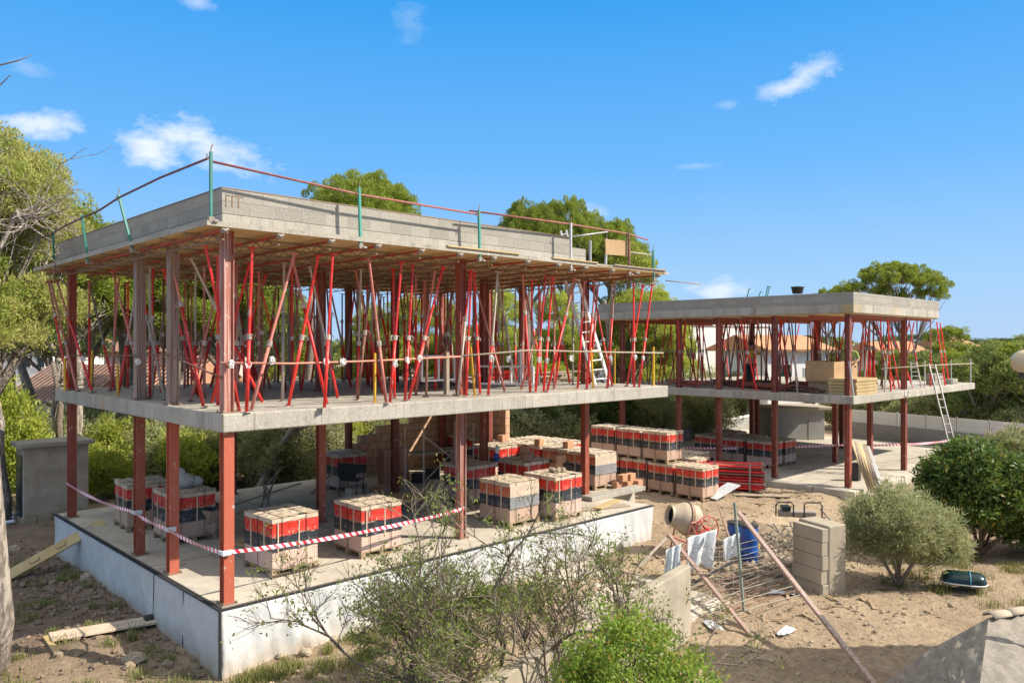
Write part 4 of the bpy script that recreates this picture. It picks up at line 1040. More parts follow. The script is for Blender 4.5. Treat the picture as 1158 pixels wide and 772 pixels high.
for i, (x, y, z, r_) in enumerate([(11.8, 4.6, 1.02, .3), (12.0, 3.6, 1.02, .1), (9.3, 2.6, 1.02, .6), (9.6, 2.9, 1.02, .1), (9.35, 2.75, 1.21, .5), (11.7, 6.1, 1.02, .2)]):
    brick(x, y, z, r_, ['single terracotta block on the long row of pallets, left one', 'single terracotta block on the long row of pallets, right one', 'left block on the pallet beside the leaning stack', 'right block on the pallet beside the leaning stack', 'top block on the pallet beside the leaning stack', 'terracotta block on the rearmost pallets'][i], 'terracotta blocks left on pallets')
for r_ in range(4):
    for c in range(3): brick(8.0+c*.31, 7.2, r_*.246+.002, 0, f'kraft block in row {["one","two","three","four"][r_]} of the neat stack right of the chair pallet', 'neat block stack at the back', w=.3, d=.3, h=.24)
r = random.Random(3)
for i in range(7):
    m = MB(); m.blob((0, 0, .05), .06, 6, 4, .25, r); o = tag(m.build('stone', 'stone'), 'small rubble piece on the red and black banded pallet', 'stone', 'rubble on the banded pallet'); o.location = (8.3+r.uniform(0, .5), .9+r.uniform(-.2, .4), 1.03)

# ================================================================ THINGS ON THE GROUND FLOOR
# white sack
t = thing('sack', 'white plastic sack with a green mark on top of the shaded pallet', 'sack', (1.35, 5.0, 1.03))
m = MB(); m.blob((0, 0, .14), .24, 12, 8, .10, random.Random(1), (1, .75, .65)); m.blob((-.08, 0, .28), .13, 10, 6, .12, random.Random(2), (.9, .7, 1.1)); m.blob((.25, .02, .1), .16, 10, 6, .1, random.Random(4), (1.1, .8, .7)); m.build('body', 'plaster_bag', t, smooth=True)
m = MB(); m.tube([(-.12+.07*math.cos(a), -.19, .18+.06*math.sin(a)) for a in [k*.5 for k in range(9)]], .008, 4); m.build('mark', 'bag_green', t)
# wheelbarrow
def wheelbarrow(loc, rz):
    t = thing('wheelbarrow', 'cream wheelbarrow standing between the sack pallet and the corner column', 'wheelbarrow', loc, rz)
    m = MB(); top = [(-.45, -.32, .62), (.42, -.34, .66), (.42, .34, .66), (-.45, .32, .62)]; bot = [(-.22, -.18, .33), (.18, -.2, .36), (.18, .2, .36), (-.22, .18, .33)]
    m.add(top+bot, [(0, 1, 5, 4), (1, 2, 6, 5), (2, 3, 7, 6), (3, 0, 4, 7), (4, 5, 6, 7)]); o = m.build('tray', 'mixer_cream', t); s = o.modifiers.new('s', 'SOLIDIFY'); s.thickness = .012
    m = MB(); m.tube([(-.45, -.32, .62), (.42, -.34, .66), (.42, .34, .66), (-.45, .32, .62), (-.45, -.32, .62)], .014, 6); m.build('rim', 'raw_steel', t)
    for sgn in (-1, 1):
        m = MB(); m.tube([(.62, .05*sgn, .18), (.2, .18*sgn, .32), (-.3, .22*sgn, .34), (-.85, .28*sgn, .58)], .016, 6); m.build('handle', 'raw_steel', t)
        m = MB(); m.tube([(-.2, .2*sgn, .33), (-.32, .24*sgn, .0), (-.14, .22*sgn, .33)], .014, 6); m.build('leg', 'raw_steel', t)
    w = MB(); w.tube([(.62+.15*math.cos(a), 0, .18+.15*math.sin(a)) for a in [k*math.pi/8 for k in range(17)]], .035, 8, cap=False); wo = w.build('wheel', 'rubber', t, smooth=True)
    w = MB(); w.tube([(.62, -.05, .18), (.62, .05, .18)], .08, 10); w.build('rim', 'raw_steel', wo)
p = on_plane(233, 606, 0); wheelbarrow((p.x, p.y, .002), 2.0)
# mesh chair
p = on_plane(398, 560, 0)
t = thing('garden_chair', 'black mesh chair standing in front of the rear pallet', 'chair', (p.x, p.y, .002), HEAD+2.9)
m = MB(); m.box(-.24, .24, -.22, .22, .42, .45); m.build('seat', 'black_metal', t, bevel=.01)
m = MB(); m.add([(-.24, .22, .45), (.24, .22, .45), (.25, .36, .92), (-.25, .36, .92)], [(0, 1, 2, 3)]); o = m.build('backrest', 'black_metal', t); s = o.modifiers.new('s', 'SOLIDIFY'); s.thickness = .02
for sx in (-1, 1):
    for y0, y1 in ((-.2, -.26), (.2, .26)): m = MB(); m.tube([(sx*.23, y0, .43), (sx*.25, y1, 0)], .014, 6); m.build('leg', 'black_metal', t)
    m = MB(); m.tube([(sx*.25, -.22, .43), (sx*.26, -.22, .64), (sx*.26, .27, .66)], .016, 6); m.build('armrest', 'black_metal', t)
# boards on the floor
def plank(a, b, w, th, mat, label, name='plank', cat='plank', extra=None):
    a = Vector(a); b = Vector(b); t = thing(name, label, cat, tuple(a)) if extra else None
    m = MB(); m.bar((0, 0, 0), b-a, w, th); 
    if t: m.build('board', mat, t, bevel=.005); return t
    o = tag(m.build(name, mat, bevel=.005), label, cat); o.location = a; return o
plank((1.9, 3.7, .02), (2.6, 2.2, .02), .5, .02, 'plywood', 'plywood sheet lying on the floor left of the corner pallet')
plank((9.0, .9, .03), (10.6, .35, .02), .3, .03, 'old_plank', 'plank lying on the floor end right of the banded pallet')
plank((9.6, .5, .05), (10.9, .9, .03), .22, .03, 'yellow_plank', 'second plank crossing the right end of the near floor')
plank((2.4, 6.6, .03), (4.6, 5.9, .6), .06, .04, 'old_plank', 'thin pole leaning low behind the wheelbarrow')
plank((5.6, 7.2, .02), (8.1, 7.9, 1.5), .05, .05, 'old_plank', 'dark thin pole leaning beside the rear pallet')
# trestle with cross braces, jacket and shelf boards
t = thing('scaffold_trestle', 'scaffold trestle with crossed braces and a board on top, behind the middle front column', 'trestle', (7.2, 4.3, 0), 0)
for nm, a, b in (('leg', (0, 0, 0), (0, 0, 1.9)), ('leg', (1.7, 0, 0), (1.7, 0, 1.9)), ('leg', (0, .8, 0), (0, .8, 1.9)), ('leg', (1.7, .8, 0), (1.7, .8, 1.9)), ('brace', (0, 0, .5), (1.7, 0, 1.7)), ('brace', (0, 0, 1.7), (1.7, 0, .5)), ('brace', (0, 0, 1.9), (0, .8, 1.9)), ('brace', (1.7, 0, 1.9), (1.7, .8, 1.9))):
    m = MB(); m.tube([a, b], .02, 6); m.build(nm, 'prop_grey', t)
m = MB(); m.box(-.1, 1.8, .0, .6, 1.2, 1.24); m.build('platform', 'old_plank', t)
t = thing('jacket', 'blue and white jacket hanging on the trestle beside the middle columns', 'jacket', (8.75, 3.2, 1.0)); t.scale = (.6, .6, .62)
m = MB(); m.blob((0, 0, .18), .2, 10, 8, .08, random.Random(5), (.7, .5, 1.0)); m.build('body', 'blue_plastic', t, smooth=True)
m = MB(); m.blob((0, -.02, .5), .17, 10, 8, .1, random.Random(6), (.6, .5, 1.2)); m.build('collar', 'tarp', t, smooth=True)
# low table by shrub
t = thing('workbench', 'low timber bench with yellow top behind the bare shrub', 'bench', (5.1, 3.1, 0), .1)
m = MB(); m.box(0, 1.5, 0, .8, .34, .4); m.build('top', 'yellow_plank', t)
for x in (.1, 1.3):
    for y in (.08, .7): m = MB(); m.box(x, x+.08, y, y+.08, 0, .34); m.build('leg', 'pallet_wood', t)
for i, (x, y, s) in enumerate([(6.3, 6.2, .32), (6.9, 6.0, .28), (8.9, 6.7, .4), (9.6, 7.0, .45)]):
    m = MB(); m.box(-s/2, s/2, -s/2, s/2, 0, s*.7); o = tag(m.build('carton', ['cap_card', 'brick_clay', 'black_metal', 'black_metal'][i], bevel=.01), ['pale carton on the floor right of the rear pallet', 'clay coloured carton by the brown wall', 'black tub in the shade of the brown wall, left', 'black tub in the shade of the brown wall, right'][i], 'box'); o.location = (x, y, .002); o.rotation_euler = (0, 0, .3*i)
# prop bundle in the yard
t0 = on_plane(795, 552, -.9)
def prop_bundle(loc, rz):
    t = thing('prop_bundle', 'crate of stacked red steel props lying in the yard', 'bundle', loc, rz); L = 1.95; r = random.Random(9)
    for j in range(9):
        for i in range(9):
            if r.random() < .12: continue
            m = MB(); y = i*.105+.052*(j % 2)+r.uniform(-.01, .01); z = .08+j*.093; e = r.uniform(-.08, .08)
            m.tube([(e, y, z), (L+e, y, z+r.uniform(-.02, .02))], .034, 7); m.cur = 1; m.tube([(L+e, y, z), (L+e+.04, y, z)], .042, 6); m.tube([(e-.03, y, z), (e, y, z)], .05, 5)
            m.build('tube', [['prop_red', 'prop_red', 'prop_faded', 'prop_rust'][r.randrange(4)], 'weld_grey'], t)
    for x in (.35, 1.5):
        m = MB(); m.box(x, x+.06, -.08, -.05, 0, .95); m.box(x, x+.06, 1.0, 1.03, 0, .95); m.box(x, x+.06, -.05, 1.0, .0, .04); m.build('cradle', 'weld_grey', t)
p = on_plane(795, 553, -.9); q = on_plane(858, 556, -.9)
prop_bundle((p.x, p.y, -.9), math.atan2(q.y-p.y, q.x-p.x))
mid = [(on_plane(741, 551, -.9), on_plane(800, 556, -.9))]
for i in range(7):
    a = on_plane(741+i*3, 551.5-i*1.1, -.86+.05*(i % 3)); b = on_plane(797+i*3.5, 556.5-i*1.2, -.86+.05*(i % 3)); m = MB(); m.tube([a, b], .03, 7); m.cur = 1; m.tube([a-(b-a).normalized()*.05, a+(b-a).normalized()*.05], .06, 6)
    c = tuple((a+b)/2); tag(m.build('shoring_prop', ['prop_red', 'weld_grey'], loc=c), f'loose red prop lying on the sand left of the bundle, {ordw[i]} from the front', 'prop', 'loose props on the sand')
mb = MB(); a = on_plane(803, 563, -.86); b = on_plane(830, 547, -.5); mb.bar(a, b, .55, .03, (0, 0, 1)); base_thing(mb, 'grey_board', 'tarp', 'pale grey board leaning on the prop bundle in the yard', 'board')
plank(on_plane(829, 559, -.88), on_plane(893, 561, -.88), .3, .04, 'old_plank', 'pale plank lying on the sand right of the grey board')
m = MB(); m.blob((0, 0, .12), .14, 9, 6, .12, rnd); o = tag(m.build('stone', 'stone', smooth=True), 'round pale stone below the second far column', 'stone'); o.location = on_plane(861, 553, -.92)
p = on_plane(832, 524, -.9); t = thing('bucket', 'dark bucket standing behind the prop bundle', 'bucket', tuple(p)); m = MB(); m.lathe([(0, 0), (.2, 0), (.26, .35), (.23, .35), (.18, .03), (0, .03)], 14); m.build('body', 'black_metal', t, smooth=True)
# leaning yellow planks at far corner
for i in range(7):
    a = on_plane(984+i*2.8, 556+i*.8, -.75); b = at_pt(963+i*3.0, 499+i*.9, 26.2+.02*i)
    plank(a, b, .10 if i < 6 else .12, .045, ['yellow_plank', 'old_plank', 'yellow_plank', 'plywood', 'old_plank', 'old_plank', 'white_paint'][i], f'long plank leaning on the far corner column, {ordw[i]} from the left', 'plank', 'plank')
m = MB(); m.box(-.13, .13, -.13, .13, 0, .62); o = tag(m.build('gas_bottle', 'black_metal', bevel=.04), 'dark canister standing behind the leaning planks', 'canister'); o.location = on_plane(968, 543, -.688)

# ================================================================ LEFT YARD
a = on_ground(3, 656)+Vector((0, 0, .03)); b = Vector((.45, 7.3, .05)); t = thing('ramp_board', 'long board with three wire handles leaning up to the near floor at the left', 'board', tuple(a))
d = b-a; m = MB(); m.bar((0, 0, 0), d, .34, .04, (-.35, -.35, 1)); m.build('board', 'yellow_plank', t, bevel=.006)
dn = d.normalized(); sd = dn.cross(Vector((-.35, -.35, 1))).normalized(); un = sd.cross(dn)
for f in (.3, .56, .82):
    c = d*f+un*.03; m = MB(); m.tube([c-dn*.1-sd*.04, c-dn*.09+sd*.07, c+dn*.09+sd*.07, c+dn*.1-sd*.04], .009, 5); m.build('handle', 'raw_steel', t)
plank(on_ground(57, 724)+Vector((0, 0, .06)), on_ground(180, 705)+Vector((0, 0, .09)), .42, .04, 'cap_card', 'pale board lying on the earth beside the white base wall', 'plank', 'plank')
plank(on_ground(52, 722)+Vector((0, 0, .04)), on_ground(66, 742)+Vector((0, 0, .04)), .09, .04, 'yellow_plank', 'short split stick under the end of the pale board', 'stick', 'stick')
m = MB(); c = Vector((0, 0, 0)); m.tube([(-.09, 0, 0), (.09, 0, 0)], .07, 12); o = tag(m.build('drain_pipe', 'black_metal'), 'stub of black pipe at the foot of the left base wall', 'pipe'); o.location = (-.12, 2.75, -.82)
r = random.Random(17)
def rock(loc, s, mat, label, sq=(1, .8, .6), grp=None):
    m = MB(); m.blob((0, 0, 0), 1, 9, 6, .22, r, sq); o = m.build('rock', mat); o.location = loc; o.scale = (s, s, s); o.rotation_euler = (r.uniform(-.2, .2), r.uniform(-.2, .2), r.uniform(0, 6)); tag(o, label, 'rock', grp); return o
rk = [(153, 748, .17, 'grey rock near the pale board in front of the corner'), (190, 752, .1, 'small pale rock right of the grey rock by the corner'), (66, 742, .09, 'small rock under the split stick'), (97, 627, .14, 'rock at the foot of the leaning ramp board'), (77, 619, .13, 'brown rock left of the ramp board foot'), (107, 640, .12, 'rock against the left base wall, halfway'), (97, 655, .14, 'pale rock in the rubble by the left base wall'), (121, 664, .12, 'greyish rock in the rubble by the left base wall'), (88, 668, .1, 'low rock in the left rubble'), (17, 622, .15, 'rock at the left frame edge below the shed'), (44, 628, .12, 'rock below the shed'), (28, 640, .1, 'small rock left of the ramp board'), (146, 755, .1, 'brown stone in front of the grey rock'), (60, 660, .1, 'brown rock in the middle of the left rubble')]
for px, py, s, lab in rk:
    p = on_ground(px, py); rock((p.x, p.y, p.z+s*.3), s, 'stone' if s > .11 else 'dark_stone', lab)
for i, (px, py, s) in enumerate([(345, 741, .12), (318, 744, .09), (400, 715, .14), (378, 724, .08), (428, 712, .07)]):
    p = on_ground(px, py); rock((p.x, p.y, p.z+s*.5), s, 'stone', ['triangular stone weighing down the white sheet', 'small stone left of the triangular stone', 'round brown stone weighing down the sheet, right of the triangular one', 'small stone between the sheet stones', 'small pale stone right of the round brown one'][i])
for i, (px, py, s) in enumerate([(898, 612, .2), (880, 652, .2), (868, 660, .16), (905, 668, .1), (897, 672, .1), (925, 671, .12), (846, 655, .14), (820, 650, .13), (800, 640, .14), (785, 648, .16), (892, 640, .2), (852, 640, .16)]):
    p = on_ground(px, py); rock((p.x, p.y, p.z+s*.3), s, 'dark_stone' if i % 2 else 'stone', 'broken rock in the rubble between the blue drum and the block pillar', (1, .8, .6), 'rocks of the rubble heap at the gate')
# debris scatters
def scatter(name, region, n, smin, smax, mat, seed, lab, squash=.6, zf=hz):
    rr = random.Random(seed); m = MB()
    for _ in range(n):
        x, y = region(rr); s = smin+(smax-smin)*rr.random()**3; m.blob((x, y, zf(x, y)+s*.25), s, 5, 4, .3, rr, (1, rr.uniform(.5, 1), squash), rr.uniform(0, 3))
    return tag(m.build(name, mat), kind='stuff', label=lab, cat='stones' if name == 'gravel' else 'rubble')
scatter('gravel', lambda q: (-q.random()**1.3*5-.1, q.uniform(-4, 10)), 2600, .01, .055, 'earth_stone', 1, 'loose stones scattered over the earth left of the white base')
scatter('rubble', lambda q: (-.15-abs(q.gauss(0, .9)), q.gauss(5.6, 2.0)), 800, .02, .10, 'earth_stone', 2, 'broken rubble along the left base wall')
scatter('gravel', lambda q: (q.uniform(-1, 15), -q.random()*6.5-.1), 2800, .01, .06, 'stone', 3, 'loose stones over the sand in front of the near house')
scatter('rubble', lambda q: (q.gauss(12.3, 1.1), q.gauss(-2.3, .55)), 900, .03, .13, 'stone', 4, 'broken rubble heap behind the wire mesh')
scatter('gravel', lambda q: (q.uniform(10, 20.0), q.uniform(-6, 5)), 1800, .01, .055, 'dark_stone', 5, 'small stones scattered over the yard at the right')
# twigs and dead roots over the bank
m = MB(); rr = random.Random(6)
for _ in range(420):
    x = rr.gauss(12.6, 1.1); y = rr.gauss(-2.6, .5); z = hz(x, y)+.04; a = rr.uniform(0, 6.28); l = rr.uniform(.15, .6)
    m.tube([(x, y, z), (x+math.cos(a)*l*.5, y+math.sin(a)*l*.5, z+rr.uniform(0, .1)), (x+math.cos(a+.4)*l, y+math.sin(a+.4)*l, z+rr.uniform(-.02, .08))], [.010, .008, .003], 4, cap=False)
tag(m.build('dry_twigs', 'pale_bark'), 'dead twigs littering the bank behind the wire mesh', 'twigs', kind='stuff')
m = MB(); rr = random.Random(8)
for _ in range(700):
    if rr.random() < .5: x, y = rr.uniform(-5, -.3), rr.uniform(-3, 9)
    else: x, y = rr.uniform(-1, 15), rr.uniform(-6.5, -.2)
    z = hz(x, y)+.012; a = rr.uniform(0, 6.28); l = rr.uniform(.05, .22); m.tube([(x, y, z), (x+math.cos(a)*l, y+math.sin(a)*l, z+.01)], .004, 3, cap=False)
tag(m.build('leaf_litter', 'twine'), 'straw and twigs lying on the earth', 'litter', kind='stuff')
m = MB(); rr = random.Random(61)
for _ in range(90):
    x, y = (rr.uniform(7, 16), rr.uniform(-5.5, -.6)) if rr.random() < .6 else (rr.uniform(13, 20), rr.uniform(-1, 4)); z = hz(x, y)+.02; a = rr.uniform(0, 3.14); l = rr.uniform(.06, .3)
    m.bar((x-math.cos(a)*l, y-math.sin(a)*l, z), (x+math.cos(a)*l, y+math.sin(a)*l, z+rr.uniform(0, .05)), rr.uniform(.02, .08), .015)
tag(m.build('offcuts', 'pallet_wood'), 'wood offcuts and splinters littering the sand', 'offcuts', kind='stuff')
# sheet of white scraps
for i, (px, py) in enumerate([(888, 712), (806, 708), (885, 668)]):
    p = on_plane(px, py, -1.25); m = MB(); n = 6; rr = random.Random(i); m.add([(-.25+.1*a, -.1+.05*b, rr.uniform(0, .05)) for b in range(5) for a in range(n)], [(b*n+a, b*n+a+1, (b+1)*n+a+1, (b+1)*n+a) for b in range(4) for a in range(n-1)])
    o = tag(m.build('paper_scrap', 'tarp'), ['curled white scrap on the sand between the two leaning poles', 'pale scrap on the sand left of the short pole foot', 'white scrap at the foot of the block pillar'][i], 'scrap'); o.location = (p.x, p.y, hz(p.x, p.y)+.03); o.rotation_euler = (0, 0, i)

# ================================================================ GATE AREA
# garden wall end and block pillar
e0 = cam_rel(-1.98, 7.0, 0); e1 = cam_rel(3.2, 14.3, 0); dd = (e1-e0).normalized(); mb = MB(); mb.bar((e0.x, e0.y, -.78), (e1.x, e1.y, -.78), .2, 1.6)
base_thing(mb, 'garden_wall', 'garden_render', 'rendered garden wall ending in a square end behind the green bush', 'wall', bevel=.02)
p0 = on_plane(936, 673, -1.3)
t = thing('block_pillar', 'rough block pillar with rendered right side in front of the grey green shrub', 'pillar', (p0.x, p0.y, -1.35), HEAD+.42); t.scale = (.9, .9, .96)
m = MB(); rr = random.Random(2)
for k in range(5): m.box(-.2+rr.uniform(-.015, .015), .0, .004-rr.uniform(0, .03), .93, k*.31, k*.31+.302)
m.build('blocks', 'garden_render', t, bevel=.012)
m = MB(); m.box(.0, .56, -.03, .95, 0, 1.6); m.build('render', 'garden_render', t, bevel=.04)
# concrete slab fragment behind the gate
a = at_pt(856, 576, 19.6); b = at_pt(908, 578, 20.2)
mb = MB(); c = (a+b)/2; rl = random.Random(5)
mb.blob((0, 0, 0), 1, 22, 12, .07, rl, (1.0, .62, .5)); mb.v = [(x, y, min(z, .36+.04*math.sin(x*7+y*5))) for x, y, z in mb.v]
o = tag(mb.build('earth_lump', 'lump_tan'), 'big tan lump of earth and old concrete behind the wire mesh', 'earth lump'); o.location = (c.x, c.y, -.78); o.rotation_euler = (0, 0, math.atan2(b.y-a.y, b.x-a.x))
m = MB(); rr = random.Random(4)
for k in range(16):
    s0 = at_pt(rr.uniform(865, 905), rr.uniform(590, 605), 19.0); pts = [s0]
    for q in range(5): pts.append(pts[-1]+Vector((rr.uniform(-.18, .18), rr.uniform(-.22, .05), rr.uniform(-.2, .02))))
    m.tube(pts, [.022, .018, .014, .011, .008, .004], 5, cap=False)
base_thing(m, 'root_tangle', 'pale_bark', 'tangle of dead roots hanging over the tan concrete lump', 'roots')
# mixer
def mixer(loc, rz):
    t = thing('cement_mixer', 'cream cement mixer with a red wheel hoop beside the end of the white base wall', 'cement mixer', loc, rz); t.scale = (.86, .86, .95)
    M = Matrix.Rotation(RAD(-78), 3, 'Y'); c = Vector((-.05, 0, .98))
    m = MB(); m.lathe([(.0, -.42), (.24, -.42), (.36, -.32), (.40, -.08), (.39, .1), (.34, .2), (.25, .42), (.225, .5), (.25, .52), (.26, .50), (.22, .46), (.20, .44), (.3, .1)], 26, c, M); m.build('drum', 'mixer_cream', t, smooth=True)
    m = MB(); m.lathe([(.0, .2), (.20, .2), (.21, .45)], 20, c, M); m.build('drum_inside', 'black_metal', t)
    m = MB(); m.lathe([(.402, -.1), (.425, -.08), (.425, .0), (.4, .02)], 26, c, M); m.build('gear_ring', 'raw_steel', t)
    m = MB(); m.tube([(.45, -.5, .9), (.5, -.5, .9)], .02, 6)
    w = MB(); w.tube([(.35+.33*math.cos(a), -.5, .78+.33*math.sin(a)) for a in [k*math.pi/12 for k in range(25)]], .014, 6, cap=False); wo = w.build('hand_wheel', 'prop_red', t)
    for k in range(3):
        a = k*math.pi/3+.3; w = MB(); w.tube([(.35-.33*math.cos(a), -.5, .78-.33*math.sin(a)), (.35+.33*math.cos(a), -.5, .78+.33*math.sin(a))], .010, 5); w.build('spoke', 'prop_red', wo)
    w = MB(); w.tube([(.35, -.5, .78), (.35, -.36, .78), (.3, 0, .9)], .02, 6); w.build('hub', 'prop_rust', wo)
    for nm, pts in (('stand_leg', [(-.35, -.4, 0), (-.1, -.42, .95)]), ('stand_leg', [(.4, -.4, 0), (-.1, -.42, .95)]), ('stand_leg', [(-.35, .4, 0), (-.1, .42, .95)]), ('stand_leg', [(.4, .4, 0), (-.1, .42, .95)]), ('yoke', [(-.1, -.44, .95), (.35, -.44, .98), (.42, 0, 1.0), (.35, .44, .98), (-.1, .44, .95)])):
        w = MB(); w.tube(pts, .026, 7); w.build(nm, 'salmon_rail', t)
    w = MB(); w.box(.3, .62, -.16, .16, .42, .75); w.build('motor_box', 'salmon_rail', t, bevel=.02)
    for s in (-1, 1):
        w = MB(); w.tube([(.42, s*.36, .16), (.42, s*.42, .16)], .16, 16); w.build('wheel', 'rubber', t, smooth=False)
p = at_pt(777, 618, 18.6); mixer((p.x, p.y, -1.02), HEAD+.25)
# blue drums
def drum(px, py, d, label):
    p = at_pt(px, py, d); t = thing('plastic_drum', label, 'drum', tuple(p)); t.scale = (.74, .74, .98); m = MB()
    m.lathe([(0, 0), (.25, 0), (.27, .02), (.275, .28), (.29, .3), (.275, .32), (.275, .6), (.29, .62), (.275, .64), (.27, .88), (.24, .92), (.0, .92)], 24); m.build('body', 'blue_plastic', t, smooth=True)
    m = MB(); m.lathe([(.12, .92), (.27, .925), (.285, .9), (.285, .94), (.12, .95), (0, .95)], 24); m.build('lid_ring', 'black_metal', t)
    return t
t = drum(847, 637, 18.3, 'bright blue plastic drum behind the wire mesh')
m = MB(); q = Vector((.1, -.27, .45)); m.tube([q+Vector((.035*math.cos(a), 0, .035*math.sin(a))) for a in [k*.6 for k in range(11)]], .012, 5); m.tube([q+Vector((.09+.03*math.cos(a), .01, .02+.03*math.sin(a))) for a in [k*.6 for k in range(11)]], .011, 5); o = m.build('label_mark', 'barrier_yellow', t); 
drum(832, 632, 19.0, 'dark blue drum half hidden behind the bright blue one')
# white tarps on the mesh
def drape(a, b, h, label, seed, mat='tarp'):
    a = Vector(a); b = Vector(b); n = 16; rr = random.Random(seed); m = MB(); nrm = (b-a).cross(Vector((0, 0, 1))).normalized(); ph = rr.uniform(0, 6)
    vs = [a.lerp(b, i/n)+Vector((0, 0, -h*j/n*(1+.12*math.sin(i*.6+ph))))+nrm*(.06*math.sin(i*.9+ph+j*.15)+.03*math.sin(i*2.1+j*.4))*(.3+j/n) for j in range(n+1) for i in range(n+1)]
    m.add(vs, [(j*(n+1)+i, j*(n+1)+i+1, (j+1)*(n+1)+i+1, (j+1)*(n+1)+i) for j in range(n) for i in range(n)])
    o = base_thing(m, 'tarp', mat, label, 'tarp', smooth=True); s = o.modifiers.new('s', 'SOLIDIFY'); s.thickness = .004; return o
drape(at_pt(776, 608, 16.9), at_pt(810, 598, 17.2), .72, 'large white tarp hanging on the wire mesh', 1)
drape(at_pt(817, 610, 17.1), at_pt(835, 602, 17.3), .46, 'smaller white rag on the mesh between tarp and blue drum', 2)
drape(at_pt(752, 622, 16.4), at_pt(770, 614, 16.5), .5, 'greenish white sheet at the left end of the mesh', 3)
# wire mesh panel
m = MB(); A = at_pt(771, 640, 15.6); Bp = at_pt(903, 625, 17.3)
up = Vector((0, 0, 1)); rr = random.Random(12)
Z0 = -1.25; H = 1.35
for k in range(12):
    z = Z0+.08+k*H/12; pts = [Vector((A.x, A.y, z)).lerp(Vector((Bp.x, Bp.y, z)), f/8)+Vector((rr.uniform(-.04, .04), rr.uniform(-.04, .04), -.22*math.sin(f/8*math.pi)+rr.uniform(-.02, .02))) for f in range(9)]
    m.tube(pts, .005, 4, cap=False)
for k in range(9):
    f = (k+.5+rr.uniform(-.25, .25))/9; b0 = Vector((A.x, A.y, Z0)).lerp(Vector((Bp.x, Bp.y, Z0)), f); s = -.22*math.sin(f*math.pi)
    m.tube([b0+up*(s*.3), b0+up*(H*.5+s)+Vector((rr.uniform(-.05, .05), 0, 0)), b0+up*(H+s)+Vector((rr.uniform(-.06, .06), 0, 0))], .005, 4, cap=False)
base_thing(m, 'wire_mesh', 'prop_grey', 'sagging rusty wire mesh closing the gap between garden wall and block pillar', 'wire mesh')
for i in range(9):
    a = on_plane(775+i*4, 668+i*6, -1.25); b = on_plane(860+i*6, 648+i*3.5, -1.22); m = MB(); a.z += .03+.02*i; b.z += .25-.02*i; m.tube([a, a.lerp(b, .5)+Vector((0, 0, .05)), b], .008, 4)
    base_thing(m, 'steel_rod', 'prop_rust' if i % 2 else 'prop_grey', 'thin reinforcing rod lying across the rubble at the gate', 'rod', 'rods on the rubble')
def pole(a, b, w, mat, label, name='timber_pole', cat='pole'):
    m = MB(); m.bar(a, b, w, w*.7); return base_thing(m, name, mat, label, cat)
pole(at_pt(756, 604, 17.2), on_plane(850, 719, -1.28), .075, 'weld_pink', 'shorter reddish pole leaning down to the right in front of the white tarp')
pole(at_pt(835, 579, 17.0), on_plane(989, 774, -1.3), .085, 'dusty_steel', 'long pale pole leaning from the mesh down to the right foreground')
pole(at_pt(830.5, 568, 15.9), on_plane(841, 691, -1.28), .05, 'galv_green', 'greenish steel post standing in front of the blue drum')
pole(at_pt(813, 573, 18.5), at_pt(826, 612, 18.0), .04, 'raw_steel', 'short dark rod leaning behind the mesh, left of the green post')
pole(at_pt(777, 663, 15.7), at_pt(838, 630, 17.2), .05, 'black_metal', 'dark blue bar lying aslant behind the shorter pole')
pole(at_pt(755, 604, 17.2), at_pt(776, 613, 17.0), .05, 'prop_faded', 'stub of pole joining the shorter pole to the mesh')
pole(at_pt(756, 605, 17.2), at_pt(722, 640, 16.2), .045, 'prop_grey', 'thin pole leaning left from the head of the shorter pole')
# twin barrier hoops (generator frame)
t = thing('machine_frame', 'small machine in a black tubular frame standing on the sand', 'machine', tuple(on_plane(903, 592, -.95)), HEAD-.1)
for x in (-.62, .15):
    m = MB(); m.tube([(x, 0, 0), (x, 0, .52), (x+.06, 0, .6), (x+.42, 0, .6), (x+.48, 0, .52), (x+.48, 0, 0)], .02, 7); m.tube([(x, 0, .15), (x, .35, .12)], .02, 6); m.build('hoop', 'black_metal', t)
m = MB(); m.box(-.5, .5, .02, .35, .1, .34); m.build('engine', 'weld_grey', t, bevel=.04)
m = MB(); m.box(-.45, -.2, .0, .3, .34, .48); m.build('tank', 'boat_green', t, bevel=.03)
m = MB(); m.tube([(.62, 0, .4), (.85, -.1, .12)], .02, 6); m.build('handle', 'black_metal', t)
# upturned dark boat / kayak at right
pa = on_plane(1062, 656, -1.15); pb = on_plane(1117, 662, -1.15)
t = thing('small_boat', 'dark teal hull lying upside down under the shrubs at the right', 'boat', tuple(pa), math.atan2(pb.y-pa.y, pb.x-pa.x)); L = (pb-pa).length
m = MB(); n = 14; ring = 10; vs = []
for i in range(n+1):
    f = i/n; w = .26*(1-(2*f-1)**4)**.5+.015; h = .24*(1-(2*f-1)**6)**.5+.02
    for k in range(ring+1):
        a = math.pi*k/ring; vs.append((f*L, math.cos(a)*w, math.sin(a)**.7*h))
m.add(vs, [(i*(ring+1)+k, i*(ring+1)+k+1, (i+1)*(ring+1)+k+1, (i+1)*(ring+1)+k) for i in range(n) for k in range(ring)]); m.build('hull', 'boat_green', t, smooth=True)
m = MB(); m.tube([(L*f, -(.26*(1-(2*f-1)**4)**.5+.02), .03) for f in [k/12 for k in range(13)]], .014, 5); m.build('gunwale', 'white_paint', t)
m = MB(); m.tube([(L*.62, math.cos(math.pi*k/8)*.275, .02+math.sin(math.pi*k/8)*.245) for k in range(9)], .02, 5); m.build('band', 'boat_trim', t)

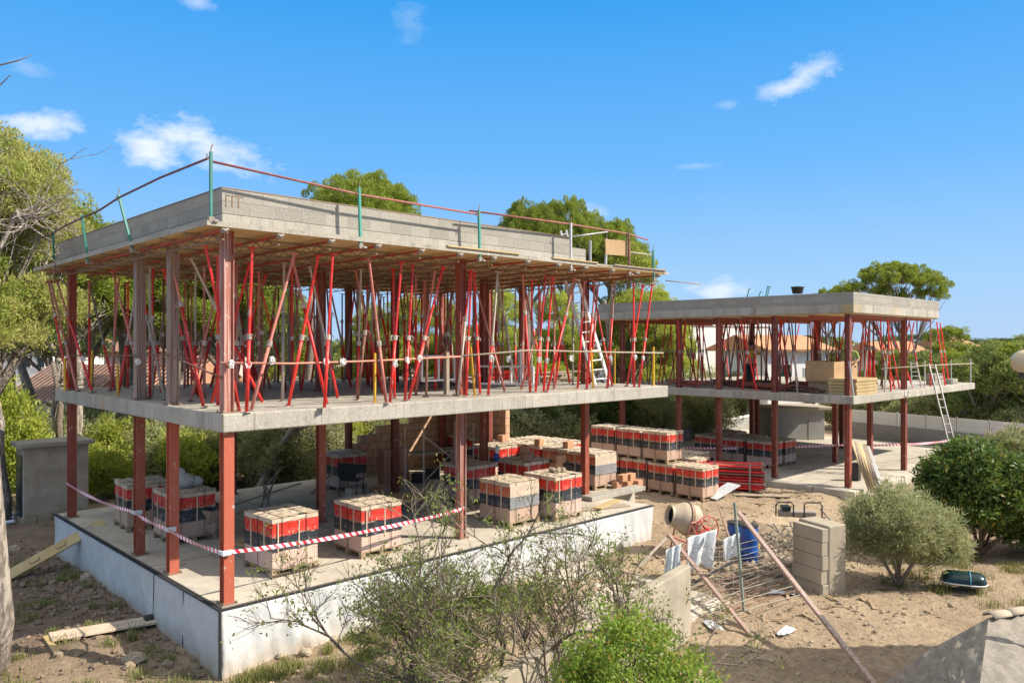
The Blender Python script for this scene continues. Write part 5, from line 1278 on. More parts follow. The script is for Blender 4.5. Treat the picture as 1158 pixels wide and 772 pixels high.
# ================================================================ TAPES
def tape(pts, w, label, sag=.05):
    P = []; 
    for a, b in zip(pts[:-1], pts[1:]):
        a = Vector(a); b = Vector(b)
        for k in range(14): P.append(a.lerp(b, k/14)-Vector((0, 0, sag*math.sin(math.pi*k/14)*(b-a).length/3)))
    P.append(Vector(pts[-1])); c = tuple(sum(P, Vector())/len(P)); m = MB(); vs = []; L = [0]
    for i in range(1, len(P)): L.append(L[-1]+(P[i]-P[i-1]).length)
    for i, p in enumerate(P):
        d = (P[min(i+1, len(P)-1)]-P[max(i-1, 0)]).normalized(); s = d.cross(Vector((0, 0, 1))).normalized(); a = .35*math.sin(i*.9)
        u = Vector((0, 0, 1))*math.cos(a)+s*math.sin(a); vs += [p-u*w/2, p+u*w/2]
    m.add(vs, [(2*i, 2*i+2, 2*i+3, 2*i+1) for i in range(len(P)-1)]); o = m.build('barrier_tape', 'tape', loc=c); uv = o.data.uv_layers.new()
    for poly in o.data.polygons:
        for li, vi in zip(poly.loop_indices, poly.vertices): uv.data[li].uv = (L[vi//2], vi % 2)
    return tag(o, label, 'tape')
tape([(.0, 8.55, .83), (.03, 4.1, .845), (.03, 2.4, .81), (.04, .05, .83)], .06, 'red and white tape strung along the left side of the near ground floor')
tape([(.1, .04, .83), (2.4, .3, .66), (5.46, .65, .63)], .07, 'red and white tape from the corner column to the middle front column', .02)
tape([(20.75, 5.69, .0), (26, 1.65, .02), (28, -.3, .05), (31.5, -1.0, .0)], .09, 'red and white tape strung across the far ground floor', .03)
for i, (x, y, z) in enumerate([(.04, .05, .83), (.04, 2.3, .81), (.04, 4.0, .845)]):
    m = MB(); m.box(x-.02, x+.12, y-.04, y-.01, z-.04, z+.04); m.box(x-.035, x-.01, y-.03, y+.12, z-.03, z+.03); base_thing(m, 'tape_knot', 'tarp', ['white tape wrap on the near corner column', 'white tape wrap on the second column from the corner, left side', 'white tape wrap on the third column from the corner, left side'][i], 'tape')
# ================================================================ HOUSES, WALLS, SHED
# small old shed on the left
p = on_plane(27, 594, -.98); x0, y0 = p.x, p.y; W = solve_v(100, y0)-x0
t = thing('utility_shed', 'small weathered rendered shed with a flat cap at the left, behind the near base', 'shed', (x0, y0, -1.0))
m = MB(); m.box(0, W, 0, .9, .25, 2.16); m.build('walls', 'stucco_old', t, bevel=.02)
m = MB(); m.box(-.12, W+.12, -.12, 1.0, 2.16, 2.3); m.build('cap', 'garden_render', t, bevel=.03)
m = MB(); rr = random.Random(3); x = -.02
while x < W-.1:
    w = rr.uniform(.3, .5); m.box(x, min(W, x+w), -.03+rr.uniform(0, .03), .88, -.1, .248); x += w+.012
m.build('footing', 'yellow_plank' if 0 else 'stone', t, bevel=.02)
m = MB(); m.box(-.025, -.002, .12, .8, .2, 1.95); m.build('door', 'boat_green', t, bevel=.01)
for i in range(3):
    a = on_plane(-14, 585+i*4, -.95); b = on_plane(17, 580+i*4.5, -.85); m = MB(); m.tube([a, b], .05, 8); base_thing(m, 'pipe', 'tarp', f'pale pipe lying left of the shed, {ordw[i]} from the back', 'pipe')
# perimeter walls
def wall(a, b, z0, z1, th, mat, label, name='garden_wall', cap=None, posts=None):
    t = thing(name, label, 'wall', (a.x, a.y, z0)); m = MB(); m.bar((0, 0, (z1-z0)/2), (b.x-a.x, b.y-a.y, (z1-z0)/2), th, z1-z0); m.build('wall', mat, t, bevel=.015)
    if cap:
        m = MB(); m.bar((0, 0, z1-z0+.04), (b.x-a.x, b.y-a.y, z1-z0+.04), th+.08, .08); m.build('coping', cap, t)
    return t
a = at_depth(956, 41); b = at_depth(1300, 29.5)
t = wall(a, b, -1.3, .02, .25, 'far_wall', 'long grey block wall with white slatted panels on top, behind the far house')
d = (b-a); L = d.length; dn = d.normalized(); nrm = dn.cross(Vector((0, 0, 1)))
n = 9
for k in range(n):
    f0, f1 = k/n, (k+1)/n; m = MB()
    for q in range(4): m.bar(d*f0+dn*.05+Vector((0, 0, 1.37+q*.17)), d*f1-dn*.05+Vector((0, 0, 1.37+q*.17)), .03, .162)
    m.build('slat_panel', 'white_render', t)
    m = MB(); m.bar(d*f0+Vector((0, 0, 1.3)), d*f0+Vector((0, 0, 2.02)), .06, .06); m.build('post', 'galvanised', t)
wall(at_depth(735, 36.5), at_depth(866, 47), -1.2, -.12, .2, 'grey_wall', 'low pale wall running diagonally behind the far ground floor', cap='white_render')
wall(at_depth(560, 40), at_depth(745, 43), -1.2, .2, .2, 'white_render', 'pale wall half hidden by bushes between the two houses')
wall(at_depth(118, 27), at_depth(330, 33), -1.2, .35, .2, 'pink_render', 'low beige wall behind the pale bushes on the left')
p = at_depth(874, 38.5, -.95); t = thing('concrete_shed', 'low greenish grey concrete shed with a slab roof behind the far ground floor', 'shed', tuple(p), HEAD+.12)
m = MB(); m.box(0, 2.7, 0, 2.2, 0, 1.75); m.build('walls', 'grey_wall', t, bevel=.02)
m = MB(); m.box(-.15, 3.2, -.2, 2.4, 1.75, 1.88); m.build('roof', 'garden_render', t, bevel=.02)
m = MB(); m.box(1.85, 2.5, -.02, -.003, .0, 1.5); m.build('door', 'grey_wall', t)
def house(px0, px1, d, ztop, depth, wallm, label, roof='flat', roofm='clay_tiles', ztip=None, wins=(), rz=0, zb=-1.0, eave=.35):
    a = at_depth(px0, d, zb); b = at_depth(px1, d, zb); W = (b-a).length*(1+abs(rz)*.7*(rz > 0)); t = thing('house', label, 'house', tuple(a), HEAD+rz); H = ztop-zb
    m = MB(); m.box(0, W, 0, depth, 0, H); m.build('wall', wallm, t)
    if roof == 'flat':
        m = MB(); m.box(-.1, W+.1, -.1, depth+.1, H, H+.15); m.build('roof', wallm, t)
    else:
        h = ztip-ztop; e = eave; m = MB()
        m.add([(-e, -e, H-.1), (W+e, -e, H-.1), (W+e, depth/2, H+h), (-e, depth/2, H+h), (-e, depth+e, H-.1), (W+e, depth+e, H-.1)], [(0, 1, 2, 3), (3, 2, 5, 4), (0, 3, 4), (1, 5, 2)])
        o = m.build('roof', roofm, t); s = o.modifiers.new('s', 'SOLIDIFY'); s.thickness = .14
    for (wx0, wx1, wz0, wz1) in wins:
        m = MB(); m.box(wx0*W, wx1*W, -.05, .03, wz0*H, wz1*H); w = m.build('window', 'white_paint', t)
        m = MB(); g = .06; m.box(wx0*W+g, wx1*W-g, -.065, -.052, wz0*H+g, wz1*H-g); m.build('pane', 'boat_green', w)
    return t
house(8, 98, 33, 1.75, 6, 'white_render', 'white house with a dark tiled roof behind the left pines', 'gable', 'clay_tiles_dark', 3.15, [(.62, .82, .3, .6), (.1, .14, .2, .9)], rz=-.15)
house(120, 205, 36, 2.25, 6, 'white_render', 'house with a sunlit orange tiled roof behind the left end of the near upper floor', 'gable', 'clay_tiles', 3.5, [(.3, .5, .3, .6)], rz=-.1)
house(118, 260, 50, 3.7, 7, 'pink_render', 'pink rendered house farther back on the left', 'gable', 'clay_tiles', 4.5, [(.2, .3, .6, .8), (.6, .72, .6, .8)])
house(-60, 60, 60, 4.4, 8, 'white_render', 'distant white house at the far left between pine trunks', 'gable', 'orange_roof', 5.6, [(.7, .8, .6, .75), (.85, .93, .6, .75)])
house(748, 874, 52, 5.35, 8, 'white_render', 'large white flat roofed house seen through the far house', 'flat', wins=[(.15, .3, .62, .8), (.7, .8, .55, .75)], rz=.5)
house(868, 936, 47, 3.85, 5, 'white_render', 'white house with an orange tiled roof seen through the far house', 'gable', 'orange_roof', 4.65, [(.15, .4, .55, .8), (.6, .8, .2, .75)], eave=.5, rz=.4)
house(1000, 1046, 60, 3.6, 6, 'pink_render', 'distant pink house behind the right end of the far house', 'gable', 'orange_roof', 4.3, [(.3, .5, .6, .8)])
house(1078, 1102, 66, 4.0, 6, 'white_render', 'small distant house above the grey blocks', 'gable', 'orange_roof', 4.7, [(.3, .6, .7, .85)])
house(1126, 1190, 44, 1.4, 6, 'pink_render', 'low salmon house behind the trees at the right edge', 'gable', 'orange_roof', 2.0, [(.3, .5, .3, .7)])
# unseen block beyond the right edge, added to shade the foreground, and the mortar roof
t = thing('shadow_block', 'unseen house-shaped block added beyond the right edge to shade the foreground', 'house', tuple(cam_rel(9.3, 11.6, -1.4)), HEAD)
m = MB(); m.box(0, 7, 0, 1.55, 0, 5.0); m.build('wall', 'pink_render', t)
m = MB(); m.box(-.06, 7.05, -.06, 1.6, 5.0, 5.09); m.build('roof', 'stucco_old', t, bevel=.02)
for z0 in (1.1, 3.3):  # windows only dress the added block as a house
    m = MB(); m.box(-.03, .02, .45, 1.15, z0, z0+1.1); w_ = m.build('window', 'white_paint', t); m = MB(); m.box(-.04, -.031, .52, 1.08, z0+.07, z0+1.03); m.build('pane', 'boat_green', w_)
    m = MB(); m.box(-.08, 0, .4, 1.2, z0-.08, z0-.003); m.build('sill', 'stucco_old', w_)
t = thing('mortar_roof', 'grey gritty hipped roof with clay ridge tiles at the bottom right', 'roof', tuple(cam_rel(6.13, 10.0, .555)))
o = t.location
ap = Vector((0, 0, 0)); rd = cam_rel(7.9, 10.95, .44)-o; h1 = cam_rel(5.45, 10.35, -.05)-o; h2 = cam_rel(5.02, 10.6, -.58)-o; lf = cam_rel(4.93, 10.3, -.42)-o; lf2 = cam_rel(3.9, 9.3, -1.25)-o; nb = cam_rel(4.95, 8.3, .12)-o; nb2 = cam_rel(3.6, 6.4, -.35)-o; rr_ = cam_rel(7.9, 7.5, .0)-o; lb = cam_rel(3.2, 7.6, -1.35)-o; bk = cam_rel(6.6, 12.2, -1.2)-o; bkr = cam_rel(8.6, 12.6, -1.2)-o; rr2 = cam_rel(8.2, 5.5, -.3)-o
m = MB()
def grid_face(m, a, b, c, d, n=14, seed=0, amp=.04):
    r3 = random.Random(seed); nm = (b-a).cross(d-a).normalized(); vs = []
    for j in range(n+1):
        for i in range(n+1):
            p = a.lerp(b, i/n).lerp(d.lerp(c, i/n), j/n); e = 0 if i in (0, n) or j in (0, n) else amp
            vs.append(p+nm*r3.uniform(-e, e))
    m.add(vs, [(j*(n+1)+i, j*(n+1)+i+1, (j+1)*(n+1)+i+1, (j+1)*(n+1)+i) for j in range(n) for i in range(n)])
h3 = cam_rel(4.3, 10.9, -1.4)-o; nb1 = nb*.5+Vector((0, 0, .02)); mlo = cam_rel(4.35, 8.9, -.5)-o
grid_face(m, ap, h1, nb*.55+h1*.45, nb, 14, 1); grid_face(m, h1, h2, mlo, nb*.55+h1*.45, 12, 4); grid_face(m, h2, h3, lb, mlo, 12, 5); m.add([nb*.55+h1*.45, mlo, lb, nb], [(0, 1, 2, 3)]); grid_face(m, ap, nb, rr_, rd, 20, 2); m.add([nb, lb, nb2, rr2, rr_], [(0, 1, 2), (0, 2, 3, 4)]); m.add([ap, rd, bkr, bk, h3, h2, h1], [(0, 1, 2, 3), (0, 3, 4, 5, 6)])
m.build('roof_surface', 'grit_roof', t, smooth=True)
for k in range(5):
    q = rd*(k/5)+Vector((0, 0, .0)); e = rd*((k+1.08)/5); m = MB(); n = 8; ax = (e-q).normalized(); sd = ax.cross(Vector((0, 0, 1))).normalized(); vs = []
    for s0, rad in ((q, .075), (e, .065)):
        for a in range(n+1): vs.append(s0+sd*math.cos(math.pi*a/n)*rad+Vector((0, 0, 1))*math.sin(math.pi*a/n)*rad*.75)
    m.add(vs, [(a, a+1, n+2+a, n+1+a) for a in range(n)]); oo = m.build('ridge_tile', 'stucco_old', t, smooth=True); s = oo.modifiers.new('s', 'SOLIDIFY'); s.thickness = .015
# street lamp globe at the right edge, on a bracket from a pole beyond the frame
c = at_pt(1158, 409, 9.5); t = thing('globe_lamp', 'cream globe lamp cut by the right edge of the picture', 'lamp', (cam_rel(6.75, 9.5, -1.3)))
o = t.location; cc = c-o
m = MB(); m.blob(cc, .145, 24, 16); m.build('globe', 'globe', t, smooth=True)
m = MB(); m.tube([(0, 0, 0), (0, 0, cc.z-.1), (0, 0, cc.z-.1)], .04, 8); m.tube([(0, 0, cc.z-.2), cc-Vector((0, 0, .2)), cc-Vector((0, 0, .14))], .025, 8); m.build('pole', 'black_metal', t)
m = MB(); m.lathe([(.0, .0), (.06, .0), (.07, .05), (.03, .06)], 12, cc-Vector((0, 0, .19))); m.build('collar', 'black_metal', t)

# ================================================================ PEOPLE
def figure(name, joints, edges, mat, parent, sub=2):
    me = bpy.data.meshes.new(name); keys = list(joints); me.from_pydata([joints[k][:3] for k in keys], [(keys.index(a), keys.index(b)) for a, b in edges], [])
    me.materials.append(MATS[mat]); o = bpy.data.objects.new(name, me); COL.objects.link(o); sk = o.modifiers.new('skin', 'SKIN'); sk.use_smooth_shade = True
    for i, k in enumerate(keys):
        r_ = joints[k][3]; rr = r_ if isinstance(r_, tuple) else (r_, r_); me.skin_vertices[0].data[i].radius = rr
    me.skin_vertices[0].data[0].use_root = True
    s = o.modifiers.new('sub', 'SUBSURF'); s.levels = sub; s.render_levels = sub; o.parent = parent; return o
def worker(loc, rz, label, top, helmet, arms):
    t = thing('person', label, 'person', loc, rz)
    J = {'pelvis': (0, 0, .93, (.15, .11)), 'waist': (0, 0, 1.08, (.14, .10)), 'chest': (0, .0, 1.28, (.17, .12)), 'neck0': (0, 0, 1.44, (.10, .08)), 'neck': (0, .01, 1.51, .055), 'head0': (0, .02, 1.60, (.075, .09)), 'head': (0, .02, 1.70, (.08, .095))}
    E_ = [('pelvis', 'waist'), ('waist', 'chest'), ('chest', 'neck0'), ('neck0', 'neck'), ('neck', 'head0'), ('head0', 'head')]
    for s, n in ((-1, 'l'), (1, 'r')):
        sp = .12 if s < 0 else .14
        J[n+'hip'] = (s*.09, 0, .86, .095); J[n+'knee'] = (s*sp, .05*s, .48, .06); J[n+'ankle'] = (s*(sp+.03), -.02, .08, .045); J[n+'toe'] = (s*(sp+.06), .16, .04, .04)
        E_ += [('pelvis', n+'hip'), (n+'hip', n+'knee'), (n+'knee', n+'ankle'), (n+'ankle', n+'toe')]
        el, wr, ha = arms[n]; J[n+'sh'] = (s*.19, 0, 1.40, .06); J[n+'el'] = (*el, .045); J[n+'wr'] = (*wr, .03); J[n+'ha'] = (*ha, .035)
        E_ += [('neck0', n+'sh'), (n+'sh', n+'el'), (n+'el', n+'wr'), (n+'wr', n+'ha')]
    figure('body', J, E_, 'skin', t)
    g = .014
    def inf(keys, edges, name, mat):
        K = {k: (*J[k][:3], tuple(v+g for v in (J[k][3] if isinstance(J[k][3], tuple) else (J[k][3],)*2))) for k in keys}; figure(name, K, edges, mat, t)
    inf(['waist', 'chest', 'neck0', 'lsh', 'lel', 'rsh', 'rel'], [('waist', 'chest'), ('chest', 'neck0'), ('neck0', 'lsh'), ('lsh', 'lel'), ('neck0', 'rsh'), ('rsh', 'rel')], 'shirt', top)
    inf(['pelvis', 'lhip', 'lknee', 'lankle', 'rhip', 'rknee', 'rankle'], [('pelvis', 'lhip'), ('lhip', 'lknee'), ('lknee', 'lankle'), ('pelvis', 'rhip'), ('rhip', 'rknee'), ('rknee', 'rankle')], 'trousers', 'dark_cloth')
    for n in 'lr':
        m = MB(); a = J[n+'toe']; b_ = J[n+'ankle']; m.blob(((a[0]+b_[0])/2, (a[1]+b_[1])/2, .055), .1, 10, 6, 0, rnd, (.5, 1.45, .55)); m.build('boot', 'black_metal', t, smooth=True)
        ha = Vector(J[n+'ha'][:3]); wr = Vector(J[n+'wr'][:3]); d = (ha-wr).normalized(); sd = d.cross(Vector((0, 0, 1))); sd = sd.normalized() if sd.length > .1 else Vector((1, 0, 0))
        m = MB()
        for k in range(4): p = ha+sd*(k-1.5)*.018; m.tube([p, p+d*.045, p+d*.07+Vector((0, 0, -.02))], [.009, .008, .006], 5)
        m.tube([ha-sd*.03, ha-sd*.05+d*.03], .009, 5); m.build('fingers', 'skin', t)
    m = MB(); m.blob((0, .02, 1.70), .115, 12, 8, 0, rnd, (.9, 1.02, .95)); 
    if not helmet: m.v = [(x, y-.012, max(z, 1.68+.04*(y > .05))) for x, y, z in m.v]; m.build('hair', 'dark_cloth', t, smooth=True)
    else:
        m = MB(); m.lathe([(.15, -.01), (.145, .0), (.125, .03), (.118, .07), (.09, .12), (.04, .145), (0, .148)], 20, (0, .02, 1.70)); m.box(-.07, .07, .13, .22, 1.685, 1.697); o = m.build('helmet', 'helmet', t, smooth=True)
    m = MB(); m.blob((0, .125, 1.655), .018, 6, 5, 0, rnd, (.8, 1, 1.4)); m.build('nose', 'skin', t, smooth=True)
    m = MB(); [m.blob((s*.035, .112, 1.68), .012, 6, 4) for s in (-1, 1)]; m.build('eyes', 'dark_cloth', t)
    m = MB(); m.box(-.025, .025, .105, .115, 1.608, 1.618); m.build('mouth', 'prop_rust', t)
    for s in (-1, 1): m = MB(); m.blob((s*.09, .01, 1.655), .025, 6, 5, 0, rnd, (.4, .8, 1.2)); m.build('ear', 'skin', t, smooth=True)
    return t
p = at_depth(849, 30.6, 2.36); worker(tuple(p), HEAD-1.3, 'worker in dark trousers and orange vest reaching to a prop inside the far house', 'hivis', False,
       {'l': ((-.26, .18, 1.30), (-.2, .42, 1.42), (-.19, .48, 1.44)), 'r': ((.26, .2, 1.32), (.18, .44, 1.46), (.17, .5, 1.48))})
p = at_depth(961.5, 28.0, 2.36); worker(tuple(p), HEAD+2.6, 'worker in a yellow hard hat behind the plywood crate on the far floor', 'green_cloth', True,
       {'l': ((-.28, .06, 1.15), (-.24, .3, 1.10), (-.23, .38, 1.10)), 'r': ((.28, .06, 1.15), (.24, .3, 1.08), (.23, .38, 1.08))})

# ================================================================ VEGETATION
PR = {}
PR['umbrella'] = tree_proto('pine_tree', 'x', [(0, 0, 8.2, 2.6, 2.6, 1.1), (1.9, .6, 7.5, 1.7, 1.7, .9), (-1.9, -.3, 7.6, 1.7, 1.7, .9), (.2, 1.8, 7.7, 1.6, 1.6, .9), (.3, -1.9, 7.7, 1.6, 1.6, .9)], 420, 200, .30, .12, .035, 'pine_leaf', 'pale_bark', .24, seed=2)
PR['umbrella'].name = 'umbrella_pine'
PR['pine'] = tree_proto('pine_tree', 'x', [(0, 0, 8.6, 1.5, 1.5, 1.3), (1.3, .3, 7.0, 1.5, 1.3, 1.0), (-1.4, -.2, 6.6, 1.6, 1.4, 1.1), (.3, 1.3, 5.6, 1.5, 1.5, 1.0), (-.2, -1.4, 5.2, 1.6, 1.4, 1.0), (1.5, -.8, 4.6, 1.2, 1.2, .8), (-1.3, 1.0, 4.2, 1.2, 1.2, .8)], 300, 190, .44, .15, .05, 'bright_leaf', 'bark', .22, seed=3)
PR['highpine'] = tree_proto('high_pine', 'x', [(0, 0, 8.7, 1.8, 1.8, 1.1), (1.4, .3, 7.8, 1.5, 1.3, .9), (-1.6, -.2, 7.5, 1.7, 1.4, 1.0), (.3, 1.5, 6.9, 1.5, 1.5, .8), (-.2, -1.6, 6.6, 1.5, 1.3, .8)], 300, 170, .44, .14, .05, 'pine_leaf', 'pine_bark_pale', .2, seed=33)
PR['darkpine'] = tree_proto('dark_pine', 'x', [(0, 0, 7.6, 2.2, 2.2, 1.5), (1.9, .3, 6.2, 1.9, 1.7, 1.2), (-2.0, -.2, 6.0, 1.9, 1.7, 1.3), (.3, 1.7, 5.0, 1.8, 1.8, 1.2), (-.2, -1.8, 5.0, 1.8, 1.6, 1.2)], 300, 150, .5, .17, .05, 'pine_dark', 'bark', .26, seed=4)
PR['layered'] = tree_proto('layered_pine', 'x', [(-.6, 0, 8.4, 2.5, 1.8, .85), (-3.2, .2, 7.7, 1.9, 1.2, .5), (2.0, 0, 7.6, 1.3, 1.2, 1.3), (3.4, .4, 4.9, 1.5, 1.1, .7), (2.2, -.4, 3.9, 1.1, 1.0, .5), (-1.0, .3, 7.4, 1.6, 1.3, .5)], 360, 180, .26, .12, .038, 'pine_leaf', 'bark', .22, seed=5, base_pts=((-1.2, 0, 0),))
PR['bush'] = tree_proto('bush', 'x', [(0, 0, 1.0, 1.1, 1.1, .9), (.7, .3, .8, .8, .8, .7), (-.7, -.2, .85, .8, .8, .7)], 220, 70, .24, .13, .045, 'olive_leaf', 'pale_bark', .06, seed=6, cat='bush', under=-.8, base_pts=((.1, 0, 0), (-.15, .1, 0), (.0, -.15, 0)))
PR['greybush'] = tree_proto('pale_bush', 'x', [(0, 0, 1.3, 1.0, 1.0, 1.2), (.8, .3, 1.0, .8, .8, .9), (-.7, -.2, 1.1, .8, .8, .9)], 230, 70, .26, .13, .035, 'grey_leaf', 'pale_bark', .06, seed=7, cat='bush', under=-.8, base_pts=((.1, 0, 0), (-.15, .1, 0)))
PR['brightbush'] = tree_proto('bright_bush', 'x', [(0, 0, 1.2, 1.0, 1.0, 1.0), (.6, .3, 1.0, .7, .7, .8), (-.6, -.2, 1.6, .6, .6, .7)], 200, 65, .26, .13, .05, 'bright_leaf', 'pale_bark', .06, seed=8, cat='bush', under=-.8, base_pts=((.1, 0, 0), (-.15, .1, 0)))
PR['broad'] = tree_proto('broadleaf_tree', 'x', [(0, 0, 4.4, 1.0, 1.0, 1.1), (1.5, .3, 3.7, 1.0, 1.0, .8), (-1.4, -.2, 3.3, 1.1, 1.0, .9), (.2, 1.3, 3.0, 1.1, 1.1, .8), (-.3, -1.2, 2.3, 1.1, 1.0, .7), (1.2, -.4, 2.0, 1.0, .9, .6), (-1.0, .6, 1.7, .9, .9, .6)], 240, 70, .36, .15, .07, 'olive_tree', 'pale_bark', .14, seed=9)
PR['broad2'] = tree_proto('leafy_tree', 'x', [(0, 0, 4.4, 1.2, 1.1, 1.0), (1.3, .3, 3.5, 1.0, 1.0, .8), (-1.3, -.2, 3.5, 1.1, 1.0, .9), (.2, 1.3, 2.7, 1.1, 1.1, .8), (-.6, -1.2, 2.3, 1.1, 1.0, .7), (1.0, -.7, 1.7, 1.0, .9, .6)], 240, 80, .36, .15, .07, 'pine_leaf', 'pale_bark', .14, seed=19)
def T(k, px, d, s, label, rz=None, group=None, z=None, sz=None):
    p = at_depth(px, d); z = z if z is not None else (hz(p.x, p.y)-.1 if d < 40 else -1.0)
    return place(PR[k], USED, (p.x, p.y, z), (s, s, sz or s), rnd.uniform(0, 6.28) if rz is None else rz, label, group)
def tops(ytop, d, z0=-1.0): return 4.07-(ytop-389)*d/879-z0
# crowns that rise above the roofs
T('umbrella', 408, 46, 1.08, 'rounded pine crown rising above the middle of the near roof', 1.0, sz=tops(199, 46)/9.25)
T('umbrella', 600, 40, .62, 'left pine crown behind the right end of the near roof', 2.0, sz=tops(231, 40)/9.25)
T('umbrella', 641, 41, .62, 'tallest pine crown behind the plywood board of the near roof', 4.0, sz=tops(229, 41)/9.25)
T('umbrella', 690, 42, .62, 'lower pine crown right of the plywood board, behind the near roof', 5.2, sz=tops(252, 42)/9.25)
T('pine', 712, 40, .8, 'pine spilling below the plywood board behind the right tip of the near roof', .6, sz=tops(285, 40)/9.8)
T('pine', 744, 45, .6, 'small bright tree peeping out between the near roof and the far roof', 1.6, sz=tops(329, 45)/9.8)
T('layered', 1022, 52, .92, 'layered pine with a leaning trunk rising above the right end of the far roof', HEAD, sz=tops(300, 52)/9.2)
T('umbrella', 936, 70, .5, 'tip of a distant pine just above the far roof', 1, sz=tops(328, 70)/9.25)
# left group
PL2 = tree_proto('tall_pine', 'x', [(-.4, 0, 8.0, 2.2, 2.0, 1.7), (1.5, .3, 7.0, 1.4, 1.4, 1.2), (-2.2, .2, 6.6, 2.0, 1.8, 1.6), (.6, .2, 5.3, 1.8, 1.6, 1.0), (-1.2, -.4, 4.8, 2.0, 1.6, 1.0)], 620, 190, .42, .13, .035, 'pine_dry', 'pine_bark_pale', .24, seed=12)
PR['drypine'] = PL2
T('drypine', 0, 22, 1.0, 'tall pine with dry yellowish crown filling the left edge', .3, sz=tops(152, 22)/9.7)
T('highpine', 66, 27, .9, 'bright green pine crown at the left end of the near roof', 1.4, sz=tops(234, 27)/9.8)
T('highpine', 104, 30, .8, 'bright green pine tucked under the left corner of the near roof', 3.4, sz=tops(255, 30)/9.8)
T('highpine', 12, 29, 1.0, 'green pine behind the dry pine at the left edge', 5.4, sz=tops(230, 29)/9.8)
for i, (px, d, s, y) in enumerate([(290, 40, .8, 300), (150, 31, .95, 300), (225, 42, .9, 295), (205, 30, .8, 305), (60, 44, .9, 320), (255, 31, .8, 312)]):
    T('highpine' if i % 2 else 'darkpine', px, d, s, 'dark pine seen between the props on the left half of the near upper floor', None, 'dark pines behind the left half of the near house', sz=tops(y, d)/9.1)
for i, (px, d, s, y) in enumerate([(420, 38, .62, 350), (462, 37, .7, 338), (505, 38, .6, 345), (568, 36, .68, 330), (630, 38, .66, 335), (700, 42, .75, 340), (735, 44, .7, 352), (330, 44, .7, 335), (765, 46, .6, 358)]):
    T('pine', px, d, s, 'bright green tree seen between the red props of the near upper floor', None, 'bright trees behind the near house', sz=tops(y, d)/9.8)
for i, (px, d, s, y) in enumerate([(1010, 46, .9, 395), (1050, 44, .9, 400), (1085, 44, .9, 398), (1112, 40, .9, 388), (1140, 41, 1.0, 386), (1175, 39, 1.1, 380), (1075, 55, 1.2, 385), (1130, 52, 1.1, 392), (1205, 42, 1.1, 385)]):
    T('broad' if i % 2 else 'broad2', px, d, s, ['leafy tree right of the tall ladder top', 'leafy tree behind the tall ladder', 'tree just right of the far slab tip', 'tall tree with loose top between the far slab tip and the globe lamp', 'tall tree left of the globe lamp', 'tree behind the globe lamp', 'distant tree behind the grey blocks', 'distant tree behind the right wall', 'tree beyond the right edge'][i], None, None, sz=tops(y, d)/5.5)
# distant belt closing the horizon
rb = random.Random(31)
for i in range(46):
    px = -160+i*33+rb.uniform(-12, 12); d = rb.uniform(62, 95); y = rb.uniform(378, 392) if px > 740 else rb.uniform(362, 385)
    T('broad' if i % 3 else 'darkpine', px, d, rb.uniform(1.2, 1.8), 'distant tree in the belt along the horizon', None, 'distant trees along the horizon', sz=tops(y, d)/(5.5 if i % 3 else 9.1))
# bushes behind the ground floors
for i, (k, px, d, s, lab) in enumerate([
    ('greybush', 40, 27, 1.1, 'pale feathery bush behind the shed'), ('greybush', 5, 27, 1.0, 'pale feathery bush at the left edge behind the shed'), ('greybush', 85, 29, 1.2, 'pale bush between shed and far left column'), ('brightbush', 118, 25, .8, 'bright bush right of the far left column'),
    ('brightbush', 148, 27, 1.1, 'bright bush behind the third column, ground floor left'), ('greybush', 178, 27, 1.0, 'pale bush between the third and second columns on the left'), ('brightbush', 215, 26.5, .95, 'bright bush behind the white sack'), ('bush', 240, 28, 1.2, 'olive bush left of the near corner column'),
    ('bush', 280, 28, 1.25, 'olive bush right of the near corner column'), ('bush', 318, 26.5, 1.3, 'olive bush behind the forked dead trunk'), ('greybush', 352, 28, 1.2, 'pale bush left of the fourth lower column'), ('brightbush', 385, 30, 1.2, 'yellow green bush behind the chair pallet'),
    ('bush', 425, 31, 1.3, 'bush rising over the stepped brown wall'), ('bush', 465, 33, 1.3, 'bush behind the stepped brown wall, right'), ('brightbush', 575, 34, 1.1, 'bright bush just right of the middle columns'), ('greybush', 602, 33, 1.2, 'pale bush above the long pallet row, left'),
    ('bush', 632, 34, 1.3, 'olive bush above the long pallet row, centre'), ('bush', 668, 36, 1.4, 'dark olive bush right of the right lower column'), ('bush', 700, 37, 1.4, 'olive bush above the double stack, left'), ('greybush', 732, 38, 1.3, 'pale bush above the double stack, right'),
    ('bush', 762, 40, 1.5, 'olive bush behind the second far column'), ('greybush', 792, 42, 1.5, 'pale bush left of the third far column'), ('bush', 824, 50, 1.7, 'green bush right of the third far column'), ('bush', 850, 52, 1.7, 'dark green bush left of the concrete shed'),
    ('bush', 960, 46, 1.3, 'bush rising over the white slatted wall, left'), ('bush', 1000, 44, 1.3, 'bush over the slatted wall below the yellow panels'), ('bush', 1040, 42, 1.3, 'bush over the slatted wall behind the tall ladder'), ('brightbush', 1072, 42, 1.0, 'yellowish bush over the slatted wall right of the ladder'), ('bush', 1112, 40, 1.1, 'bush over the slatted wall towards the right'), ('bush', 1150, 38, 1.1, 'bush over the slatted wall at the right edge')]):
    T(k, px, d, s, lab)
T('brightbush', 2, 24.5, 1.1, 'yellow green young pine at the left edge above the shed', sz=1.7)
T('greybush', 130, 31, 1.3, 'pale bush against the beige wall, left'); T('greybush', 200, 31.5, 1.3, 'pale bush against the beige wall, right'); T('bush', 60, 31, 1.1, 'dark hedge clump under the windows of the left house')
# low dark growth in the gap behind the yard
for i, px in enumerate((600, 635, 665, 695)): T('darkpine', px, 33+i, .32, 'dark shrub in the shade behind the brick pallets', None, 'dark shrubs behind the pallets', sz=.36)
